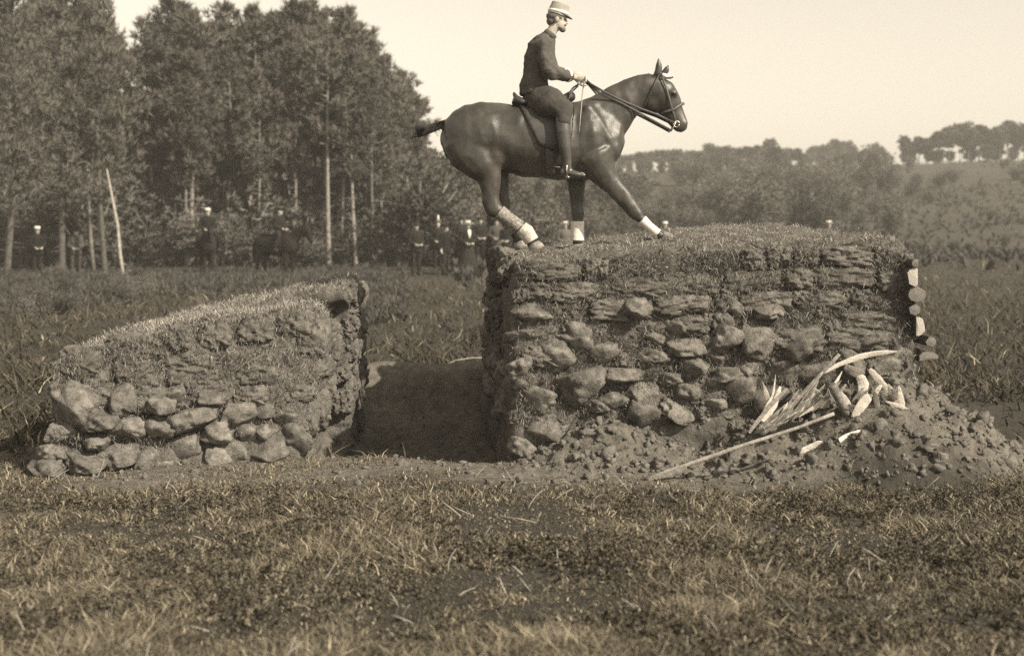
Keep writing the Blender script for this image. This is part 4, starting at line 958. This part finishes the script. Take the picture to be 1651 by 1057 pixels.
# front rank: crowns make the outline against the sky
for k, px in enumerate([-95, -30, 248, 278, 312, 345, 372, 403, 436, 468, 500, 528, 552, 574, 596, 622, 648, 672]):
    Y = random.uniform(53, 62); top = sky_top(px) + random.uniform(-4, 14); h = (HY - top) * Y / F_PX + EYE
    tree(PINES[k % 5], px, Y, h, 11, 'tall dark pine of the front rank ' + near(px), 'front pines of the wood', wide=random.uniform(.9, 1.15))
for k in range(16):
    px = random.uniform(235, 640); Y = random.uniform(50, 54); top = sky_top(px) + random.uniform(40, 110); h = (HY - top) * Y / F_PX + EYE
    tree(PINES[(k * 2) % 5], px, Y, h, 11, 'slim pine with bare lower trunk ' + near(px), 'slim pines before the wood', wide=random.uniform(.7, .95))
for k in range(64):
    px = random.uniform(-160, 665); Y = random.uniform(60, 86); top = sky_top(px) + random.uniform(15, 70); h = (HY - top) * Y / F_PX + EYE
    if 205 < px < 245: h *= .72
    tree(INNER[k % 3], px, Y, h, 11, 'pine crowded deep inside the wood behind the front trees', 'inner pines of the wood', wide=random.uniform(.85, 1.2))
t = tree(BIGPINE[0], 100, 46, 10.6, 14, 'loose broad pine standing out from the wood above the scrub', wide=.92)
t = tree(BIGPINE[1], 10, 43, 10.2, 14, 'broad pine with open branches at the end of the wood', wide=.9)
t = tree(BIGPINE[1], 170, 46, 9.9, 14, 'broad pine beside the notch of sky in the wood', wide=.8)
for px, Y, tp in ((705, 66, 250), (722, 70, 255), (745, 68, 262), (772, 72, 268), (800, 75, 275), (690, 62, 262), (655, 60, 255), (835, 78, 280), (870, 80, 288), (905, 84, 290), (960, 88, 292), (990, 92, 280), (620, 60, 270), (930, 86, 300), (850, 74, 305)):
    h = (HY - tp) * Y / F_PX + EYE - gz((px - CX) * Y / F_PX, Y)
    tree(LOWPINES[random.randrange(3)], px, Y, max(1.6, h), 5, 'young low pine ' + ('behind the standing people' if px < 760 else 'behind the hind legs of the jumping horse' if px < 880 else 'behind the forelegs of the jumping horse'), 'young pines beyond the gap', wide=random.uniform(1.0, 1.4))
# pale stems seen among the trees
def pale_stem(p0, p1, Y, r, label, m='palebark'):
    a, b = W(*p0, Y), W(*p1, Y); a.z = gz(a.x, a.y) - .05; mid = (a + b) / 2 + Vector((random.uniform(.04, .14), 0, 0)); t = thing('tree_trunk', a, label, 'trunk')
    mb = MB(); mb.loft([Vector((0, 0, 0)), (mid - a) * .5 + Vector((-.03, 0, 0)), mid - a, (b - a)], [r, r * .9, r * .75, r * .35], seg=8, cap=.1); link('stem', mb.mesh('stem'), M[m], t)
    mb = MB()
    for q in range(5):
        p = (b - a) * random.uniform(.45, .98); d = Vector((random.uniform(-1, 1), random.uniform(-.5, .5), random.uniform(.2, .8))) * .5; mb.loft([p, p + d], [r * .22, .006], seg=4, cap=0)
    link('twigs', mb.mesh('twigs'), M['bark'], t)['kind'] = 'stuff'
pale_stem((200, 450), (172, 272), 42, .065, 'thin pale leaning bare stem before the scrub')
pale_stem((365, 384), (354, 130), 54.5, .085, 'straight pale trunk beside the mounted man with white cap', 'stick')
pale_stem((313, 384), (304, 150), 55, .07, 'thin pale trunk behind the mounted man with white cap', 'bark')
pale_stem((152, 362), (124, 215), 48, .08, 'greyish leaning trunk under the loose broad pine', 'bark')
pale_stem((500, 350), (478, 110), 56, .095, 'knotty pale trunk behind the side-on dark horse', 'stick')
pale_stem((560, 355), (552, 130), 57, .085, 'greyish upright trunk in the middle of the wood front', 'bark')
pale_stem((588, 370), (583, 290), 56, .08, 'short greyish trunk towards the open end of the wood', 'bark')
pale_stem((408, 365), (398, 290), 54, .08, 'slim curved trunk between the two mounted onlookers', 'bark')

# ------------------------------------------------------------------ scrub
def shrub_proto(seed, h, rad, n=640, k=11, ln=.11, wd=.022):
    rg = np.random.default_rng(seed); mb = MB(); T, D = [], []
    for q in range(14):
        a = rg.uniform(0, 6.283); R = rad * rg.uniform(.2, .85); H = h * rg.uniform(.55, 1)
        p1 = Vector((math.cos(a) * R, math.sin(a) * R, H)); mid = p1 * .5 + Vector((0, 0, .12 * h))
        mb.loft([Vector((0, 0, -.03)), mid, p1], [.022, .014, .006], seg=4, cap=0)
        for j in range(n // 14):
            s_ = rg.uniform(.12, 1.05); p = mid * (2 * s_ * (1 - s_)) + p1 * s_ ** 2 + Vector(rg.normal(size=3)) * .13 * h * (.5 + .6 * s_)
            p.z = max(.03, p.z); T.append(tuple(p)); D.append((math.cos(a) * .4, math.sin(a) * .4, .8))
    return mb.mesh('stems'), needle_mesh(np.array(T), np.array(D), k, ln, wd, seed)
SHRUBS = [shrub_proto(300 + q, 1.4, .9) for q in range(4)]
for t_, c_ in SHRUBS: t_.materials.append(M['bark']); c_.materials.append(M['shrub'])
def shrub(px, Y, h, label, group):
    X = (px - CX) * Y / F_PX; t = thing('shrub', (X, Y, gz(X, Y) - .02), label, 'shrub', group, random.uniform(0, 6.28)); s_ = h / 1.4
    t.scale = (s_ * random.uniform(.9, 1.4),) * 2 + (s_,); q = random.choice(SHRUBS); link('stems', q[0], None, t); link('leaves', q[1], None, t)
random.seed(33)
for k in range(96):
    px = random.uniform(-90, 690); Y = random.uniform(50, 62); shrub(px, Y, random.uniform(1.2, 3.6), 'dark bushy scrub under the pines ' + near(px), 'scrub under the pines')
for k in range(84):
    px = -60 + 920 * (k + random.uniform(0, 1)) / 84; Y = random.uniform(50.2, 52.5); shrub(px, Y, random.uniform(.9, 2.3), 'sunlit bush at the scrub edge ' + near(px), 'bushes along the scrub edge')
for k in range(34):
    px = random.uniform(-60, 260) if k % 3 else random.uniform(260, 640); Y = random.uniform(26, 42) if px < 260 else random.uniform(40, 46)
    if 285 < px < 520: continue
    shrub(px, Y, random.uniform(.25, .6), 'low scrubby bush in the rough grass before the wood', 'low bushes before the wood')
for k in range(110):
    px = random.uniform(860, 1450) if k % 9 else random.uniform(1450, 1680); Y = random.uniform(80, 165) if px < 1440 else random.uniform(120, 185); shrub(px, Y, random.uniform(1.2, 3.4) if px < 1440 else random.uniform(.8, 1.8), 'dark rounded bush on the hillside below the ' + ('ridge row trees' if px < 1290 else 'dip of the ridge' if px < 1440 else 'high ridge pines'), 'hillside bushes')
for k in range(14):
    px = random.uniform(1400, 1680); Y = random.uniform(70, 170); shrub(px, Y, random.uniform(.5, 1.0), 'small low bush on the bare grassy slope', 'slope bushes')
def slope_scrub(n, seed):
    rg = np.random.default_rng(seed); y = 36 * (235 / 36) ** rg.uniform(0, 1, n); x = rg.uniform(-.05, .5, n) * y
    cl = fbm(np.stack([x * .05, y * .03, 0 * x], -1), 4, 95); k = (cl > rg.uniform(-.9, .7, n)) & (rg.uniform(0, 1, n) < sst(34, 95, y + 12 * cl) * np.where(x / y > .27, .35, 1)); x, y = x[k], y[k]; n = len(x)
    P_ = np.stack([x, y, ground_z(x, y) + .05], -1); me = needle_mesh(P_, np.tile(np.array([0, 0, .9]), (n, 1)), 5, .42, .13, seed); tone(me, np.repeat(rg.uniform(.03, .075, n), 25)); return me
o = stuff(link('slope_scrub', slope_scrub(34000, 14), M['turf'])); o['label'] = 'dark low heath scrub covering the distant hillside'; o['category'] = 'scrub'
def edge_scrub(n, seed):
    rg = np.random.default_rng(seed); y = rg.uniform(24, 55, n); x = (rg.uniform(-140, 655, n) - CX) * y / F_PX
    cl = fbm(np.stack([x * .25, y * .12, 0 * x], -1), 4, 97); k = (cl > rg.uniform(-1.0, .8, n)) & (rg.uniform(0, 1, n) < sst(18, 46, y + 5 * cl)); x, y = x[k], y[k]; n = len(x)
    P_ = np.stack([x, y, ground_z(x, y) + .03], -1); me = needle_mesh(P_, np.tile(np.array([0, 0, 1.]), (n, 1)), 7, .24, .035, seed); tone(me, np.repeat(rg.uniform(.035, .085, n), 35)); return me
o = stuff(link('wood_edge_scrub', edge_scrub(17000, 15), M['turf'])); o['label'] = 'dark heath and bracken before the pine wood'; o['category'] = 'scrub'
# ---- ridge trees
RIDGE = [(995, 250), (1010, 242), (1030, 236), (1048, 242), (1062, 234), (1080, 238), (1095, 228), (1112, 232), (1128, 230), (1148, 226), (1160, 234), (1172, 226), (1190, 230), (1205, 232), (1222, 228), (1236, 222), (1248, 224), (1270, 234), (1285, 240)]
def ridge_tree(px, tp, Y, label, group, q=None, wide=1.):
    X = (px - CX) * Y / F_PX; g = gz(X, Y); h = EYE + (HY - tp) * Y / F_PX - g
    h = max(1.2, h * .86)
    if q != 3 and random.random() < .45: tree(random.choice(RIDGEPINES), px, Y, h * random.uniform(.95, 1.12), 11, label, group, wide=wide * random.uniform(1.5, 2.3))
    else: tree(FARPINES[q if q is not None else random.randrange(4)], px, Y, h * random.uniform(.82, 1.04), 6, label, group, wide=wide * random.uniform(.75, 1.1))
for px, tp in RIDGE:
    ridge_tree(px + random.uniform(-4, 4), tp + random.uniform(-5, 9), random.uniform(205, 235), 'rounded dark tree in the row along the distant ridge', 'ridge row trees', wide=random.uniform(1., 1.35))
    ridge_tree(px + random.uniform(-9, 9), tp + random.uniform(12, 24), random.uniform(180, 205), 'smaller tree below the row on the distant ridge', 'trees under the ridge row', 3, wide=random.uniform(1.2, 1.7))
for px, tp in ((1315, 228), (1330, 222), (1345, 224), (1362, 220), (1375, 236), (1300, 244), (1410, 222), (1392, 240), (1428, 244)):
    ridge_tree(px, tp, random.uniform(250, 300), 'pale misty tree far off behind the dip of the ridge', 'misty far trees', wide=1.1)
for px, tp in ((1462, 208), (1480, 216), (1494, 220), (1512, 206), (1530, 203), (1548, 193), (1562, 200), (1578, 196), (1594, 202), (1612, 196), (1626, 192), (1642, 198), (1660, 190), (1680, 196)):
    ridge_tree(px, tp, random.uniform(195, 225), 'umbrella pine on the highest part of the ridge', 'high ridge pines', random.choice((0, 1)), wide=random.uniform(1., 1.3))
for k in range(26):
    px = random.uniform(1290, 1680); ridge_tree(px, np.interp(px, [1290, 1450, 1680], [250, 240, 226]) + random.uniform(-4, 6), random.uniform(200, 225), 'low thicket tree between the trunks of the high ridge', 'ridge thicket', 3, wide=1.5)

# ------------------------------------------------------------------ broken wood on the heap
def wood(name, pts, width, label, m='rawwood', flat=.35, taper=(1, 1), group=None, lift=0., anchor='ground', cat='wood'):
    """pts in print pixels; first point lies on the ground, the rest keep its depth unless anchor is 'all'"""
    a = ray_ground(*pts[0], .01); a.y = min(a.y, 10.52)
    P_ = []
    for k, p in enumerate(pts):
        if anchor == 'all': P_.append(ray_ground(p[0], p[1], .012 + lift))
        else: P_.append(W(p[0], p[1], a.y - .05 * k / max(1, len(pts) - 1)))
    w = width / (205 if flat > .5 else 165); n = len(P_); rr = [w / 2 * (taper[0] + (taper[1] - taper[0]) * k / (n - 1)) for k in range(n)]
    nn_ = 9; tq = np.linspace(0, n - 1, nn_); PP = np.array([tuple(p) for p in P_]); P_ = [Vector([np.interp(t, range(n), PP[:, j]) for j in range(3)]) for t in tq]
    prof = [.35, .75, .95, 1., 1., .92, .75, .5, .12] if width < 12 else [.62, .7, .82, .78, .8, .76, .7, .66, .38]
    rr = [float(np.interp(t, range(n), rr)) * ((prof[j] if anchor != 'slab' else 1) * random.uniform(.93, 1.07) if flat < .5 else random.uniform(.95, 1.05)) for j, t in enumerate(tq)]; flat = flat if flat > .5 else .13
    mb = MB(); mb.loft([p - P_[0] for p in P_], rr, [r * flat for r in rr], lat=(.15, 1, .35), seg=8 if flat > .5 else 10, cap=.1, pw=1.)
    me = mb.mesh(name, flat > .5); V = co(me); V += (.002 if flat > .5 else .003) * fbm(V * 14 + pts[0][0], 2, 3)[:, None]; setco(me, V)
    return tag(link(name, me, M[m], None, P_[0]), label, cat, group)
wood('pole', [(1042, 772), (1110, 748), (1200, 717), (1290, 688), (1345, 666)], 7, 'long thin peeled pole slanting across the heap', 'palebark', 1., (1, .8), cat='pole')
wood('split_plank', [(1046, 773), (1075, 765), (1106, 752)], 14, 'flat pale splinter under the tip of the long pole', 'palebark', .3, (.5, .9))
wood('bark_strip', [(1318, 606), (1352, 588), (1385, 575), (1415, 569), (1448, 566)], 9, 'long curved white peeled strip arching over the heap', 'rawwood', .4, (.5, 1.35))
wood('pole', [(1268, 665), (1296, 632), (1325, 601), (1353, 571)], 7, 'straight brown stick leaning on the boulders', 'stick', 1., (1.1, .9), cat='pole')
wood('log_stub', [(1366, 668), (1353, 643), (1341, 620)], 14, 'short thick dark stake propped upright in the heap', 'stick', 1., (1, 1.1), cat='stake')
wood('split_plank', [(1391, 640), (1392, 620), (1386, 605)], 20, 'broad white split slab standing on the heap', 'rawwood', .25, (.8, .9))
wood('split_plank', [(1377, 672), (1388, 655), (1402, 637)], 19, 'white slab with torn lower end leaning on the heap', 'rawwood', .25, (.7, 1.1))
wood('split_plank', [(1388, 604), (1374, 597), (1362, 591)], 19, 'grey white chip lying across the broad slab top', 'palebark', .25, (1, .8))
wood('split_plank', [(1433, 632), (1418, 613), (1402, 595)], 13, 'white split stick leaning beside the broad slab', 'rawwood', .4, (.8, 1.))
wood('split_plank', [(1461, 655), (1448, 640), (1436, 626)], 7, 'thin tapering splinter behind the torn slab', 'palebark', .4, (.4, 1.))
wood('splinter', [(1466, 660), (1448, 654), (1428, 647)], 8, 'low white splinter lying right along the heap crest', 'rawwood', .4, (.3, 1.))
wood('splinter', [(1400, 643), (1410, 644), (1420, 645)], 8, 'stubby white splinter touching the torn slab', 'rawwood', .4, (1, .6))
wood('split_plank', [(1290, 733), (1308, 723), (1327, 713)], 19, 'white chip with forked end low on the heap', 'rawwood', .3, (1., .9), anchor='all')
wood('split_plank', [(1354, 710), (1370, 702), (1387, 693)], 14, 'white pointed chip lying below the dark stake', 'rawwood', .3, (1., .4), anchor='all')
wood('splinter', [(1239, 648), (1235, 632), (1229, 614)], 9, 'short white blade standing up against the boulders', 'rawwood', .3, (1., .25))
wood('splinter', [(1228, 672), (1246, 640), (1251, 602)], 8, 'slender curved white blade rising above the heap', 'rawwood', .3, (1., .15))
wood('splinter', [(1208, 697), (1236, 660), (1269, 626)], 13, 'long pointed splinter slanting from the heap foot', 'palebark', .3, (.5, .6))
wood('splinter', [(1290, 671), (1294, 655), (1297, 645)], 8, 'small white sliver among the thin sticks', 'rawwood', .3, (.5, .5))
wood('splinter', [(1310, 655), (1306, 645), (1312, 628), (1324, 632)], 7, 'crooked torn white shred beside the dark stake', 'rawwood', .4, (.6, 1.2))
wood('pole', [(1448, 608), (1462, 597), (1476, 587)], 7, 'short brown stick poking out by the log ends', 'stick', 1., (1, .9), cat='stick')
random.seed(8)
for k in range(15):
    x0 = random.uniform(1222, 1330); y0 = np.interp(x0, [1215, 1330], [690, 650]) + random.uniform(-8, 8); L = random.uniform(40, 85); a_ = random.uniform(.45, 1.05)
    wood('splinter', [(x0, y0), (x0 + L * .5 * math.cos(a_), y0 - L * .5 * math.sin(a_)), (x0 + L * math.cos(a_ + .15), y0 - L * math.sin(a_ + .15))], random.uniform(8, 15), 'pale split blade of wood in the bundle fanned over the heap', random.choice(('rawwood', 'palebark', 'palebark')), .3, (.8, .5), 'split blades in the bundle')
for k in range(12):
    x0 = random.uniform(1370, 1460); y0 = random.uniform(632, 668); L = random.uniform(18, 42); a_ = random.uniform(0, 3.1)
    wood('splinter', [(x0, y0), (x0 + L * .5 * math.cos(a_), y0 - L * .5 * math.sin(a_)), (x0 + L * math.cos(a_), y0 - L * math.sin(a_))], random.uniform(8, 15), 'rough broken chip tossed on top of the right heap', random.choice(('rawwood', 'palebark', 'stick')), .3, (.8, .6), 'broken chips on the right heap')
for k in range(16):
    x0 = random.uniform(1212, 1280); y0 = np.interp(x0, [1212, 1280], [700, 672]) + random.uniform(-6, 10); L = random.uniform(35, 90); a_ = random.uniform(.45, .95)
    wood('stick', [(x0, y0), (x0 + L * .5 * math.cos(a_), y0 - L * .5 * math.sin(a_)), (x0 + L * math.cos(a_), y0 - L * math.sin(a_))], random.uniform(2.5, 6), 'thin brown stick in the bundle fanned over the heap', 'stick', 1., (1, .6), 'bundled sticks', cat='stick')
for px, py, s_, lb in ((545, 806, 24, 'white broken stone lying on the grass before the gap'), (548, 590 + 0, 0, ''), (950, 768, 14, 'small pale stone before the left spoil heap'), (1245, 857, 10, 'small pale stone half sunk in the heath grass')):
    if s_:
        p = ray_ground(px, py); tag(link('loose_stone', random.choice(STONES), None, None, p + Vector((0, 0, s_ / 900)), (0, 0, 1), (s_ / 2 / 230,) * 2 + (s_ / 2.6 / 230,)), lb, 'stone')
a_ = W(703, 577, 17.6); tag(link('fallen_branch', MB().loft([(0, 0, .02), (.28, 0, .13), (.5, 0, .16), (.66, .02, .16)], [.008, .012, .012, .008], seg=6).mesh('branch'), M['palebark'], None, (a_.x, 17.6, gz(a_.x, 17.6))), 'bent pale branch lying on the far lip of the gap', 'branch')
tag(link('fallen_branch', MB().loft([(0, 0, .02), (.1, 0, .10), (.16, 0, .22)], [.010, .009, .005], seg=6).mesh('branch'), M['palebark'], None, (W(730, 525, 21).x, 21, gz(W(730, 525, 21).x, 21))), 'short pale twig standing in grass behind the gap', 'branch')



# ------------------------------------------------------------------ air
hz = MB().box((-560, -50, -2.0), (560, 680, 34)).mesh('haze', False)
hm_ = bpy.data.materials.new('haze'); hm_.use_nodes = True; n_ = hm_.node_tree; n_.nodes.clear()
pv = n_.nodes.new('ShaderNodeVolumePrincipled'); pv.inputs['Color'].default_value = (.95, .92, .86, 1); pv.inputs['Density'].default_value = .0011
ou = n_.nodes.new('ShaderNodeOutputMaterial'); n_.links.new(pv.outputs[0], ou.inputs['Volume'])
o = stuff(link('haze', hz, hm_)); o['label'] = 'thin pale haze over the heath'; o['category'] = 'haze'
